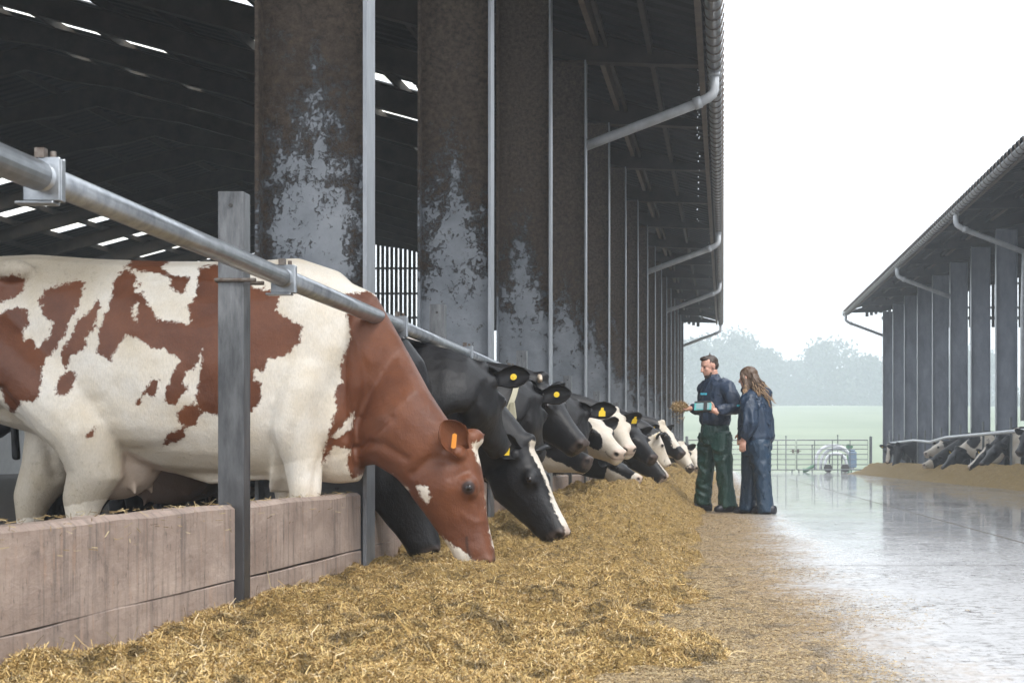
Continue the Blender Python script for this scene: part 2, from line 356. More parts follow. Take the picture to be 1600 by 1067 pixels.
# ------------------------------------------------------------------ feed walls and rail fences
def fence(mirror, side):
    FW = thing('feed_wall', 'low pinkish-brown board wall along the feed heap by the red cow' if side == 0 else 'low grey board wall along the feed heap across the yard', 'wall')
    XF = -1.895; rnd = random.Random(5 + side); marks = []
    for Y in YC: marks += [(Y, .108), (Y + 2.225, .052)]
    for (ya, ha), (yb, hb) in zip(marks, marks[1:]):
        if yb > 77: break
        for z0, z1 in ((-.05, .137 + rnd.uniform(-.006, .006)), (.142, .425 + rnd.uniform(-.008, .008))):
            p = MB(); dx = rnd.uniform(-.006, .004)
            k = 7; ys = [ya + ha + (yb - hb - ya - ha) * i / k for i in range(k + 1)]; secs = []
            for y in ys:
                w = rnd.uniform(-.003, .003) ; zz = rnd.uniform(-.004, .004)
                secs.append([(XF - .13, y, z0), (XF + dx + w, y, z0), (XF + dx + w, y, z1 - (.016 if z1 > .3 else .004) + zz), (XF + dx + w - (.02 if z1 > .3 else .004), y, z1 + zz), (XF - .115, y, z1 + zz - .003), (XF - .13, y, z1 - .03)])
            p.loft(secs)
            p.build('board', 'wall_concrete' if side == 0 else 'wall_concrete_grey', FW, mirror=mirror)
    FR = thing('rail_fence', 'round galvanised feed rail on square steel posts above the red cow' if side == 0 else 'thin bent feed rail on slim posts across the yard', 'fence')
    XP = -1.86; XL = -1.735; zl = 1.322
    for Y in YC:
        Yp = Y + 2.225
        if Yp > 76: break
        p = MB(); zt = 1.645
        if side == 0:
            for bx in ((XP - .1, XP, Yp - .045, Yp - .039), (XP - .1, XP, Yp + .039, Yp + .045), (XP - .1, XP - .094, Yp - .039, Yp + .039), (XP - .006, XP, Yp - .039, Yp + .039)):
                p.box(*bx, -.05, zt)
            po = p.build('post', 'post_steel', FR, bevel=.004)
            h = MB(); h.tube([(XP - .05, Yp - .049, zt - .055), (XP - .05, Yp - .044, zt - .055)], .008, 8); h.build('dark_hole_disc', 'slat_timber', po)  # solid dark disc in place of the shade inside a hole
            u = MB(); u.tube([(XP + .05, Yp - .055, 1.30), (XP - .106, Yp - .055, 1.30), (XP - .112, Yp, 1.30), (XP - .106, Yp + .055, 1.30), (XP + .05, Yp + .055, 1.30)], .008, 8)
            u.build('strap_bolt', 'rusty_bolt', FR)
        else:
            p.box(XP - .06, XP, Yp - .03, Yp + .03, -.05, 1.75); p.box(XP - .04, XP, Yp + 2.1, Yp + 2.14, -.05, 1.6)
            p.build('post', 'gate_steel', FR, mirror=mirror)
    ends = [YC[0] - 3.9] + [y for Y in YC for y in (Y, Y + 2.225)]
    if side == 0:
        ends = [e for e in ends if e < 77]
        for i, (a, b) in enumerate(zip(ends, ends[1:])):
            r = MB(); rr = .039 if i % 2 == 0 else .0365
            r.tube([(XL, a + .03, zl), (XL, b + .03 if i % 2 == 0 else b + .05, zl)], rr, 20); r.build('rail', 'galvanised', FR, smooth=True)
        for Y in ends[1:]:
            c = MB(); c.box(XL - .05, XL + .045, Y + .06, Y + .068, zl - .06, zl + .052); c.box(XL - .05, XL + .045, Y + .09, Y + .098, zl - .06, zl + .052)
            c.box(XL + .041, XL + .047, Y + .068, Y + .09, zl - .06, zl + .048); c.box(XL - .07, XL + .03, Y + .055, Y + .1, zl - .068, zl - .06)
            co = c.build('clamp', 'galvanised', FR, bevel=.003)
            k = MB(); k.box(XL - .018, XL + .006, Y + .055, Y + .08, zl + .05, zl + .075); k.tube([(XL + .022, Y + .075, zl + .045), (XL + .022, Y + .075, zl + .068)], .008, 8)
            k.build('bolt', 'rusty_bolt', co)
    else:
        pts = [(XL, 34, 1.34), (XL, 44, 1.36), (XL, 53, 1.38), (XL - .02, 57, 1.28), (XL, 62, 1.40), (XL, 71, 1.38)]
        r = MB(); r.tube(pts, .05, 12); r.build('rail', 'hose_white', FR, mirror=mirror, smooth=True)
        r = MB(); r.tube([(XL, 34, 1.34), (XL, 28, 1.5), (XL, 20, 1.5)], .05, 12); r.build('rail', 'hose_white', FR, mirror=mirror, smooth=True)
        f = MB(); f.tube([(XL, 71, 1.4), (XL, 71, 1.95), (XL - .3, 71, 1.95), (XL - .3, 71, 0)], .03, 8); f.tube([(XL, 71, .1), (XL, 71, 1.4)], .03, 8); f.build('end_frame', 'galvanised', FR, mirror=mirror)
fence(None, 0)
fence(2 * 2.831, 1)

# ------------------------------------------------------------------ ground
def sheet(name, x0, x1, y0, y1, nx, ny, fz, mat):
    xs = np.linspace(x0, x1, nx); ys = np.linspace(y0, y1, ny)
    m = MB(); m.add([(x, y, fz(x, y)) for y in ys for x in xs], [(j * nx + i, j * nx + i + 1, (j + 1) * nx + i + 1, (j + 1) * nx + i) for j in range(ny - 1) for i in range(nx - 1)])
    return m.build(name, mat, smooth=True)
t = NT('yard_concrete'); g = t.geo(); s = t.xyz(g)
big = t.noise(t.vmul(g, (1, .45, 1)), .55, 5, .6); mid = t.noise(g, 3.2, 6, .7); fine = t.noise(t.vmul(g, (1, .5, 1)), 22, 6, .75)
conc = t.mix(t.ramp(mid, [(.3, 0.0), (.7, 1.0)]), (0.34, 0.335, 0.335), (0.52, 0.515, 0.52))
conc = t.mix(t.ramp(t.noise(t.vmul(g, (1, .4, 1)), 30, 6, .75), [(.55, 0.0), (.62, .85)]), conc, (0.10, 0.088, 0.075))
conc = t.mix(t.ramp(t.noise(t.vmul(g, (1, .8, 1)), 1.3, 6, .75), [(.62, 0.0), (.70, .8)]), conc, (0.12, 0.10, 0.08))
# trampled feed skin that thins out away from the heap
edge = t.math('SUBTRACT', t.math('ADD', 0.92, t.math('MULTIPLY', t.math('SUBTRACT', big, .5), 0.7)), s[0])
edge = t.math('ADD', edge, t.math('MULTIPLY', t.math('SUBTRACT', mid, .5), 1.2))
edge = t.math('ADD', edge, t.math('MULTIPLY', t.math('SUBTRACT', fine, .5), 1.1))
skin = t.ramp(edge, [(.18, 0.0), (.75, 1.0)])
straw = t.mix(t.ramp(t.noise(t.vmul(g, (1, .7, 1)), 34, 6, .8), [(.35, 0.0), (.68, 1.0)]), (0.13, 0.09, 0.05), (0.44, 0.33, 0.215))
col = t.mix(skin, conc, straw)
wet = t.ramp(t.math('ADD', t.math('MULTIPLY', big, .75), t.math('MULTIPLY', mid, .3)), [(.42, .10), (.58, .012)])
pit = t.ramp(fine, [(.54, 0.0), (.66, .14)])
wet = t.math('ADD', wet, pit)
nearr = t.ramp(t.math('MULTIPLY', t.math('ADD', s[1], t.math('MULTIPLY', t.math('SUBTRACT', mid, .5), 9)), .05), [(.25, .34), (.75, 0.0)])
wet = t.math('ADD', wet, nearr)
rough = t.math('ADD', t.math('MULTIPLY', t.math('SUBTRACT', 1.0, skin), wet), t.math('MULTIPLY', skin, .75))
# broom lines, rings of rain and joints
bn = t.math('ADD', t.math('MULTIPLY', t.noise(t.vmul(g, (1, .35, 1)), 5, 4, .6), .5), t.math('MULTIPLY', fine, .55))
bn = t.math('ADD', bn, t.math('MULTIPLY', skin, t.noise(g, 60, 4, .8)))
jx = t.math('LESS_THAN', t.math('ABSOLUTE', t.math('SUBTRACT', s[0], 2.2)), .014)
jy = t.math('LESS_THAN', t.math('ABSOLUTE', t.math('SUBTRACT', t.math('FRACT', t.math('MULTIPLY', s[1], 1 / 6.1)), .5)), .0026)
jt = t.math('MULTIPLY', t.math('MAXIMUM', jx, jy), t.math('SUBTRACT', 1.0, skin))
mark = t.math('MULTIPLY', t.ramp(t.noise(t.vmul(g, (.8, 1.3, 1)), 17, 6, .8), [(.52, 0.0), (.56, 1.0)]), t.ramp(t.noise(t.vmul(g, (1, .6, 1)), 1.1, 6, .7), [(.42, .25), (.58, 1.0)]))
scar = t.ramp(t.noise(t.vmul(g, (.7, 1.2, 1)), 2.1, 7, .72), [(.63, 0.0), (.66, 1.0)])
mark = t.math('MULTIPLY', t.math('MAXIMUM', t.math('MAXIMUM', mark, scar), jt), t.math('SUBTRACT', 1.0, skin))
col = t.mix(mark, col, (.085, .073, .062))
M['yard_concrete'] = t.set(col, t.math('MAXIMUM', rough, t.math('MULTIPLY', mark, .6)), 0, t.bump(bn, .013, .02), t.math('MAXIMUM', .12, t.math('ADD', .9, t.math('ADD', t.math('MULTIPLY', skin, -.75), t.math('MULTIPLY', mark, -.78)))))
struct(sheet('yard', -2.6, 8.3, -8, 92, 12, 90, lambda x, y: 0.0, 'yard_concrete'))
struct(sheet('barn_floor_left', -36, -2.6, -8, 84, 30, 60, lambda x, y: 0.004 + .02 * mnoise.noise((x, y, 0)), 'barn_floor'))
struct(sheet('barn_floor_right', 8.3, 40, -8, 84, 30, 60, lambda x, y: 0.004, 'barn_floor'))
def hill(x, y):
    d = max(0, y - 92); z = 16.6 * (1 - (1 - min(d, 400) / 400.0) ** 1.35) + .3 * mnoise.noise((x * .02, y * .02, 3)) * min(1, d / 20)
    return z - .05 - max(0, y - 520) * .05 if d > 0 else -.02
struct(sheet('field', -420, 420, 92, 690, 60, 80, hill, 'field_grass'))
struct(sheet('ground', -420, 420, -60, 92.2, 20, 20, lambda x, y: -.03, 'barn_floor'))

# ------------------------------------------------------------------ far trees
def tree(label, px, ptop, Y, wpx, lobes, seed):
    rnd = random.Random(seed); base = W(px, 640, Y); zb = hill(base.x, Y); ztop = W(px, ptop, Y).z; Wd = wpx * Y / FPX; H = ztop - zb
    T = thing('tree', label, 'tree', 'trees on the field edge', (base.x, Y, zb))
    tr = MB(); tr.tube([(0, 0, -.3), (.1, 0, H * .25), (-.2, .1, H * .5), (.1, 0, H * .8)], [.55, .42, .3, .08], 8)
    for i in range(7):
        a = rnd.uniform(0, 6.28); z = H * rnd.uniform(.25, .6); l = Wd * rnd.uniform(.2, .38)
        tr.tube([(0, 0, z), (math.cos(a) * l * .5, math.sin(a) * l * .5, z + H * .1), (math.cos(a) * l, math.sin(a) * l, z + H * .2)], [.2, .13, .05], 6)
    tr.build('trunk', 'bark', T)
    blobs = [(0, 0, H * .62, Wd * .42, H * .38)]
    for i in range(lobes * 2):
        a = rnd.uniform(0, 6.28); q = rnd.uniform(.15, .42) * Wd; z = H * (rnd.uniform(.22, .82) if i % 2 else rnd.uniform(.06, .3)); r = Wd * rnd.uniform(.14, .24)
        if z > H * .65: q *= .6
        blobs.append((math.cos(a) * q, math.sin(a) * q, z, r, r * .9))
    for k in (-.42, -.15, .15, .42): blobs.append((k * Wd, rnd.uniform(-2, 2), H * .10, Wd * .17, H * .17))
    rs = np.random.RandomState(seed); V = []; F = []
    tot = sum(b[3] ** 2 for b in blobs)
    for bx, by, bz, r, rz_ in blobs:
        n = int(10500 * r * r / tot)
        d = rs.normal(size=(n, 3)); d /= np.linalg.norm(d, axis=1)[:, None]; d *= (rs.uniform(.35, 1, (n, 1)) ** .5) * (1 + rs.normal(0, .07, (n, 1)))
        c = np.c_[bx + d[:, 0] * r, by + d[:, 1] * r, np.clip(bz + d[:, 2] * rz_, H * .04, H * 1.03)]
        a = rs.normal(size=(n, 3)); b = rs.normal(size=(n, 3)); sz = rs.uniform(.3, .75, (n, 1))
        a *= sz / np.linalg.norm(a, axis=1)[:, None]; b *= sz / np.linalg.norm(b, axis=1)[:, None]
        V.append(np.stack([c - a, c + b, c + a, c - b], 1).reshape(-1, 3))
    V = np.concatenate(V); n = len(V) // 4
    me = bpy.data.meshes.new('crown'); me.from_pydata(V.tolist(), [], np.arange(n * 4).reshape(-1, 4).tolist()); me.materials.append(M['leaf'])
    o = bpy.data.objects.new('crown', me); COL.objects.link(o); o.parent = T
TR = [('broad dark tree just right of the near barn end, behind the man', 1098, 524, 300, 110, 9), ('tallest rounded hazy tree behind the couple', 1150, 513, 305, 105, 10),
      ('sloping-shouldered hazy tree right of the tallest one', 1198, 545, 308, 70, 7), ('low hazy tree in the dip of the treeline', 1238, 562, 318, 60, 7),
      ('domed hazy tree above the right half of the gate', 1297, 525, 302, 115, 11), ('hazy tree beside the far barn corner', 1352, 552, 306, 75, 8), ('hazy tree seen between the far barn columns', 1415, 545, 310, 110, 8),
      ('hazy tree farthest right, behind the far barn', 1520, 540, 310, 130, 8), ('hazy tree behind the near barn gable', 1010, 540, 310, 120, 7)]
for i, a in enumerate(TR): tree(a[0], a[1], a[2], a[3] * 1.63, a[4], a[5], 20 + i)
# ------------------------------------------------------------------ gate and the hose stand behind it
def gate(label, xa, xb, Y, latch):
    G = thing('field_gate', label, 'gate', 'steel gates closing the yard', (xa, Y, 0)); w = xb - xa; zt = 1.66; zb = .16
    f = MB(); f.tube([(0, 0, zb), (0, 0, zt), (w, 0, zt), (w, 0, zb), (0, 0, zb)], .032, 10); f.build('frame', 'gate_steel', G)
    b = MB()
    for z in (.42, .68, .94, 1.2, 1.42): b.tube([(0, 0, z), (w, 0, z)], .021, 8)
    b.build('rails', 'gate_steel', G); u = MB(); k = int(w / .85)
    for i in range(1, k): u.box(w * i / k - .022, w * i / k + .022, -.04, -.025, zb, zt - .02)
    u.build('braces', 'gate_steel', G)
    l = MB(); l.box(w * latch - .05, w * latch + .05, -.06, .06, 1.0, 1.2); l.beam((w * latch - .15, -.05, 1.1), (w * latch + .15, -.05, 1.1), .03, .03); l.build('latch', 'rusty_bolt', G)
    for q in (.03, .97):
        h = MB(); h.tube([(w * q, 0, 0), (w * q, 0, zb)], .03, 8); h.build('foot', 'gate_steel', G)
gate('left leaf of the steel gate, behind the couple', -1.75, 3.66, 81, .98)
gate('right leaf of the steel gate, in front of the white hoses', 3.74, 7.35, 81, .02)
pp = MB(); pp.tube([(7.5, 81, 0), (7.5, 81, 1.85)], .075, 12); tag(pp.build('gate_post', 'gate_steel'), 'round steel gate post beside the far barn corner', 'post')
pp = MB(); pp.tube([(-1.85, 81, 0), (-1.85, 81, 1.85)], .075, 12); tag(pp.build('gate_post', 'gate_steel'), 'round steel gate post at the near barn end', 'post')
for px, z1, lab in ((1228, 1.9, 'thin stake standing left of the gate latch'), (1309, 1.95, 'thin stake standing above the white hoses'), (1269, 1.4, 'short stake standing left of the white hoses')):
    q = W(px, 720, 86); s_ = MB(); s_.tube([(q.x, 86, 0), (q.x, 86, z1)], .03, 8); s_.tube([(q.x, 86, z1), (q.x, 86, z1 + .06)], .045, 8)
    tag(s_.build('stake', 'gate_steel'), lab, 'stake')
H = thing('hose_stand', 'arched white hoses on a wheeled stand behind the right gate leaf', 'hose stand', None, (5.9, 84, 0))
for k, (a, b, h, y) in enumerate(((-1.05, .85, 1.42, 0), (-.75, .95, 1.25, .2), (-.55, .6, 1.0, -.15))):
    c = MB(); c.tube([(a + (b - a) * (1 - math.cos(math.pi * i / 14)) / 2, y, .12 + (h - .12) * math.sin(math.pi * i / 14) ** .6) for i in range(15)], .085, 10)
    c.build('hose', 'hose_white', H, smooth=True)
c = MB(); c.tube([(-1.05, 0, .4), (-1.5, 0, .12), (-1.7, 0, .1)], [.1, .1, .13], 10); c.build('hose_end', 'paint_green', H, smooth=True)
c = MB()
for x in (-.3, .35): c.beam((x, -.3, 0), (x, .3, .95), .06, .06, (1, 0, 0)); c.beam((x, .3, 0), (x, -.3, .95), .06, .06, (1, 0, 0))
c.beam((-.5, 0, .93), (.6, 0, .93), .08, .08); c.build('stand', 'gate_steel', H)
c = MB(); c.box(.72, 1.12, -.25, .25, .25, 1.1); c.box(.78, 1.06, -.2, .2, 1.1, 1.2); c.build('tank', 'paint_blue', H, bevel=.05)
for x in (-.4, .5):
    c = MB(); c.tube([(x, -.42, .22), (x, -.32, .22)], .22, 20); c.build('wheel', 'slat_timber', H)
c = MB(); c.box(6.62, 6.74, 85, 85.12, 0, 1.5); c.box(6.8, 6.86, 85, 85.06, 0, 1.42); c.box(6.56, 6.92, 84.98, 85.14, 1.3, 1.42); tag(c.build('green_post', 'paint_green'), 'green timber post frame right of the white hoses', 'post')
# ================================================================== feed heaps
plain('straw_base', (0.17, 0.113, 0.040), (0.45, 0.30, 0.10), 36, 0.85, 0, 1.0, 0.04, 60)
t = NT('straw'); a = t.attr('tone'); M['straw'] = t.set(a.outputs['Color'], 0.65)
def interp(v, xs, ys): return float(np.interp(v, xs, ys))
def heap_z(x, y):
    A = np.interp(y, [3, 5, 7, 9, 12, 15, 20, 80], [.03, .04, .035, .085, .23, .36, .46, .47])
    wl = np.interp(y, [3, 6, 9, 15, 20, 80], [.5, .35, .5, .45, .45, .5])
    edge = np.interp(y, [3, 5, 9, 14, 20, 80], [.05, -.0, -.12, -.2, -.22, -.25]) + .10 * mnoise.noise((y * .9, 7, 0)) + .05 * mnoise.noise((y * 3, 1, 0))
    s = (x + 1.895) / (edge + 1.895)
    if s < -.02 or s > 1: return -0.03
    pr = np.interp(s, [0, .45, .55, .72, .9, 1], [wl, .95, 1, .72, .2, -.02])
    n = mnoise.fractal((x * 1.6, y * 1.1, 0), 1.0, 2.0, 4)
    n2 = mnoise.fractal((x * 7, y * 7, 5), .8, 2.1, 4)
    near = np.interp(y, [3, 8, 12], [1.2, 1, .7])
    z = A * pr + (.10 * n * near + .060 * n2 + .030 * (.35 - abs(mnoise.noise((x * 13, y * 11, 2))))) * min(1, (1 - s) * 5) * min(1.0, .5 + A * 3)
    return max(z, .016 + .012 * n) if s < .8 else z
def heap(name, label, mirror, ylo, yhi, nx, ny, nst, seed, fz=heap_z, clods=0):
    ys = ylo * (yhi / ylo) ** np.linspace(0, 1, ny); us = np.linspace(0, 1, nx)
    m = MB(); V = []
    for y in ys:
        for u in us:
            x = -1.893 + u * 2.1; V.append((x, y, fz(x, y)))
    F = [(j * nx + i, j * nx + i + 1, (j + 1) * nx + i + 1, (j + 1) * nx + i) for j in range(ny - 1) for i in range(nx - 1)]
    rs = np.random.RandomState(seed)
    # straws: short bent ribbons lying on and out of the heap
    V = np.array(V).reshape(ny, nx, 3)
    add_ = np.zeros((ny, nx))
    for i in range(clods):
        y_ = 1 / (1 / ylo + rs.rand() * (1 / 34 - 1 / ylo)); x_ = -1.85 + 1.75 * rs.rand(); rad = rs.uniform(.035, .12) * (1 + y_ / 25); am = rad * rs.uniform(.15, .42)
        j0 = np.searchsorted(ys, y_ - rad * 2.2); j1 = np.searchsorted(ys, y_ + rad * 2.2)
        if j1 <= j0: continue
        sub_ = V[j0:j1]; dx = (sub_[..., 0] - x_) / (rad * rs.uniform(.8, 1.6)); dy = (sub_[..., 1] - y_) / rad; e_ = am * np.exp(-(dx * dx + dy * dy) ** 1.6); add_[j0:j1] = np.maximum(add_[j0:j1], np.where(sub_[..., 2] > .01, e_, 0))
    V[..., 2] += add_; Z = V[..., 2].copy(); V = [tuple(q_) for q_ in V.reshape(-1, 3)]
    q = rs.uniform(0, 1, nst); y = 1 / (1 / ylo + q * (1 / yhi - 1 / ylo)); u = rs.uniform(0, 1, nst)
    x = -1.893 + u * 2.1
    fj = np.clip(np.log(y / ylo) / np.log(yhi / ylo) * (ny - 1), 0, ny - 2); fi = np.clip(u * (nx - 1), 0, nx - 2)
    j = fj.astype(int); i = fi.astype(int); a = fj - j; b = fi - i
    z = Z[j, i] * (1 - a) * (1 - b) + Z[j + 1, i] * a * (1 - b) + Z[j, i + 1] * (1 - a) * b + Z[j + 1, i + 1] * a * b
    ok = z > 0.004; x, y, z = x[ok], y[ok], z[ok]; n = len(x)
    # loose straw trodden over the concrete beside the heap
    n2 = int(nst * .3); q = rs.uniform(0, 1, n2); y2 = 1 / (1 / ylo + q * (1 / yhi - 1 / ylo)); x2 = -.35 + np.abs(rs.normal(0, .42, n2))
    cl = np.array([mnoise.fractal((xx * 1.8, yy * .7, 9), 1, 2, 3) for xx, yy in zip(x2, y2)]); k = (cl > -.35 + x2 * .75 + rs.uniform(-.3, .3, len(x2))) & (x2 < 1.35); x2, y2 = x2[k], y2[k]
    x = np.r_[x, x2]; y = np.r_[y, y2]; z = np.r_[z, np.full(len(x2), .004)]; flat = np.r_[np.zeros(n), np.ones(len(x2))]
    n = len(x)
    ang = rs.uniform(0, 2 * np.pi, n); el = rs.normal(.1, .42, n) * (1 - flat * .9); Ls = rs.gamma(2.0, .0050, n) + .004; Ls *= 1 - .35 * flat
    big = rs.uniform(0, 1, n) < .012; Ls[big] *= 3.2
    wd_ = rs.uniform(.0005, .0014, n) * np.clip(y / 11, 1, 2.0); Ls *= np.clip(y / 18, 1, 1.5); wd_[big] *= 1.4
    d = np.c_[np.cos(ang) * np.cos(el), np.sin(ang) * np.cos(el), np.sin(el)]
    s_ = np.c_[-np.sin(ang), np.cos(ang), rs.normal(0, .5, n)]; s_ /= np.linalg.norm(s_, axis=1)[:, None]
    c = np.c_[x, y, z + .003 + np.abs(np.sin(el)) * Ls * .3]; bend = rs.normal(0, .12, (n, 3)) * Ls[:, None]
    p0 = c - d * Ls[:, None] * .5; p2 = c + d * Ls[:, None] * .5; p1 = c + bend; p1[:, 2] = np.maximum(p1[:, 2], z + .002)
    w_ = s_ * wd_[:, None]
    SV = np.stack([p0 - w_, p0 + w_, p1 + w_, p1 - w_, p2 + w_, p2 - w_], 1).reshape(-1, 3)
    o0 = len(V); base = np.arange(n)[:, None] * 6 + o0
    SF = np.concatenate([base + np.array([[0, 1, 2, 3]]), base + np.array([[3, 2, 4, 5]])], 0)
    V = np.concatenate([np.array(V), SV]); 
    if mirror is not None: V[:, 0] = mirror - V[:, 0]
    me = bpy.data.meshes.new(name); nf0 = len(F)
    me.from_pydata(V.tolist(), [], F + SF.tolist()); me.materials.append(M['straw_base']); me.materials.append(M['straw'])
    mi = np.zeros(len(me.polygons), dtype=np.int32); mi[nf0:] = 1; me.polygons.foreach_set('material_index', mi)
    pal = np.array([(.50, .335, .125), (.37, .235, .082), (.58, .42, .18), (.22, .14, .052), (.68, .54, .33), (.30, .22, .075), (.10, .066, .032)])
    ci = rs.choice(len(pal), n, p=[.27, .2, .17, .13, .07, .10, .06]); tone = pal[ci] * rs.uniform(.8, 1.2, (n, 1))
    # straws darkened in noise-shaped tufts
    tuft = np.array([mnoise.fractal((xx * 8, yy * 6, 2), 1, 2, 3) for xx, yy in zip(x, y)]); dk = np.clip((tuft - .16) * 2.2, 0, .62); tone *= (1 - dk)[:, None]
    tone[flat > 0] = tone[flat > 0] * .55 + np.array([.105, .088, .066])
    colr = np.ones((len(V), 4), dtype=np.float32); colr[o0:, :3] = np.repeat(tone, 6, 0)
    at = me.color_attributes.new('tone', 'FLOAT_COLOR', 'POINT'); at.data.foreach_set('color', colr.ravel())
    o = bpy.data.objects.new(name, me); COL.objects.link(o); o['kind'] = 'stuff'; o['label'] = label; o['category'] = 'feed'
    return o
heap('feed_heap', 'long golden heap of chopped straw feed along the near wall', None, 3.7, 78, 120, 560, 860000, 11, clods=520)
def heap_r(x, y):
    s = (x + 1.895) / 2.0
    if s > 1 or s < 0: return -.03
    A = .5 * min(1, max(0, (76 - y) / 3.0)) * min(1, (y - 18) / 3)
    edge = .8 + .12 * mnoise.noise((y * .5, 3, 0)) ; s = s / edge
    if s > 1: return -.03
    pr = np.interp(s, [0, .3, .45, .8, 1], [.7, .95, 1, .4, -.03])
    return A * pr + (.07 * mnoise.fractal((x * 1.6, y * 1.2, 3), 1, 2, 4) + .03 * mnoise.noise((x * 6, y * 5, 1))) * min(1, (1 - s) * 4) * min(1, A * 3)
heap('feed_heap', 'golden feed heap lying in front of the far barn', 2 * 2.831, 20, 77, 50, 260, 60000, 12, heap_r)

# ================================================================== cattle
def cow_material(name, dark, dark2, white):
    t = NT(name); o = t.obj()
    pat = t.attr('pat').outputs['Fac']; pk = t.attr('pink').outputs['Fac']; dk = t.attr('dark').outputs['Fac']; dt = t.attr('soil').outputs['Fac']
    n1 = t.noise(o, 34, 4, .65); n2 = t.noise(t.vmul(o, (1, 1, .45)), 110, 3, .7)
    f = t.math('ADD', pat, t.math('MULTIPLY', t.math('SUBTRACT', n1, .5), 21)); f = t.math('ADD', f, t.math('MULTIPLY', t.math('SUBTRACT', n2, .5), 9))
    mask = t.ramp(t.math('MULTIPLY_ADD', f, .16, .5), [(.25, 0.0), (.75, 1.0)])
    hair = t.noise(t.vmul(o, (1, 1, .3)), 160, 3, .7); soft = t.noise(o, 5, 5, .6)
    wc = t.mix(t.ramp(soft, [(.35, 0.0), (.7, 1.0)]), white, tuple(c * k for c, k in zip(white, (.86, .80, .70))))
    wc = t.mix(dt, wc, (.34, .27, .18))
    sp = t.ramp(t.noise(o, 28, 6, .8), [(.55, 0.0), (.72, 1.0)])
    wc = t.mix(t.math('MULTIPLY', sp, t.math('MULTIPLY', dt, .8)), wc, (.13, .11, .085))
    dc = t.mix(t.ramp(soft, [(.3, 0.0), (.7, 1.0)]), dark, dark2)
    c = t.mix(mask, wc, dc); c = t.mix(t.math('MULTIPLY', t.ramp(hair, [(.3, .18), (.7, 0.0)]), 1.0), c, (.03, .02, .015))
    c = t.mix(pk, c, (.46, .32, .25)); c = t.mix(dk, c, (.012, .011, .012))
    lum = t.math('MULTIPLY', mask, -.12)
    bw = t.bump(t.noise(o, 7, 4, .6), .35, .03); bw = t.bump(hair, .35, .005, bw)
    M[name] = t.set(c, t.math('ADD', .58, lum), 0, bw, .34)
    return M[name]
cow_material('hide_red', (.105, .034, .0155), (.190, .066, .028), (.80, .74, .65))
cow_material('hide_black', (.0055, .0058, .007), (.010, .0105, .013), (.66, .61, .54))
t = NT('eye'); M['eye'] = t.set((.012, .008, .007), .06)
t = NT('tag_yellow'); M['tag_yellow'] = t.set((.75, .52, .02), .4)
t = NT('tag_orange'); M['tag_orange'] = t.set((.75, .28, .04), .4)
t = NT('horn'); o = t.obj(); M['horn'] = t.set(t.mix(t.noise(o, 9, 3), (.55, .42, .3), (.68, .58, .46)), .35)
t = NT('collar'); M['collar'] = t.set(t.mix(t.noise(t.obj(), 12, 4), (.30, .27, .16), (.45, .42, .33)), .6)

HT = [-.04, .05, .18, .33, .48, .62, .76, .88, .96, 1.0]
HD = [.19, .255, .32, .335, .285, .245, .205, .185, .165, .115]      # depth of the head below the face line
HW = [.078, .098, .112, .116, .094, .079, .072, .076, .070, .052]
HV = [-.030, .0, .004, .004, -.004, -.010, -.010, -.006, -.012, -.030]  # face line
def frame(P, Mz, roll=0.0):
    u = (Mz - P).normalized(); hz = Vector((u.x, u.y, 0)); hz = hz.normalized() if hz.length > .12 else Vector((1, 0, 0))
    ref = Vector((0, 0, 1)) + hz * 1.0; v = (ref - u * ref.dot(u)).normalized()
    if roll: v = Matrix.Rotation(roll, 3, u) @ v
    return u, v, u.cross(v)
def ring(c, up, side, hh, hw, n=18, low=.0, sq=.85):
    out = []
    for i in range(n):
        a = 2 * math.pi * i / n; cs, sn = math.cos(a), math.sin(a)
        k = 1 - low * max(0, -sn)
        out.append(c + up * (hh * math.copysign(abs(sn) ** sq, sn)) + side * (hw * k * math.copysign(abs(cs) ** sq, cs)))
    return out
def bez(p, t_): a, b, c, d = p; m = 1 - t_; return a * m ** 3 + b * 3 * m * m * t_ + c * 3 * m * t_ * t_ + d * t_ ** 3
TORSO = [(-1.93, 1.34, 1.08, .06), (-1.84, 1.47, .90, .20), (-1.64, 1.535, .76, .265), (-1.36, 1.545, .68, .30), (-1.05, 1.52, .58, .335), (-.7, 1.505, .50, .365),
         (-.35, 1.50, .475, .35), (-.08, 1.515, .47, .29), (.1, 1.455, .45, .235), (.2, 1.36, .46, .20)]

def sd_poly(P, poly):
    "signed distance of points to a polygon, positive inside"
    poly = np.asarray(poly, float); n = len(poly); d2 = np.full(len(P), 1e18); ins = np.zeros(len(P), bool)
    for i in range(n):
        a = poly[i]; b = poly[(i + 1) % n]; e = b - a; w = P - a
        tt = np.clip((w @ e) / max(e @ e, 1e-9), 0, 1); q = w - tt[:, None] * e; d2 = np.minimum(d2, (q ** 2).sum(1))
        c1 = (a[1] <= P[:, 1]) != (b[1] <= P[:, 1]); xx = a[0] + (P[:, 1] - a[1]) / (b[1] - a[1] + 1e-12) * (b[0] - a[0]); ins ^= c1 & (P[:, 0] < xx)
    d = np.sqrt(d2); return np.where(ins, d, -d)

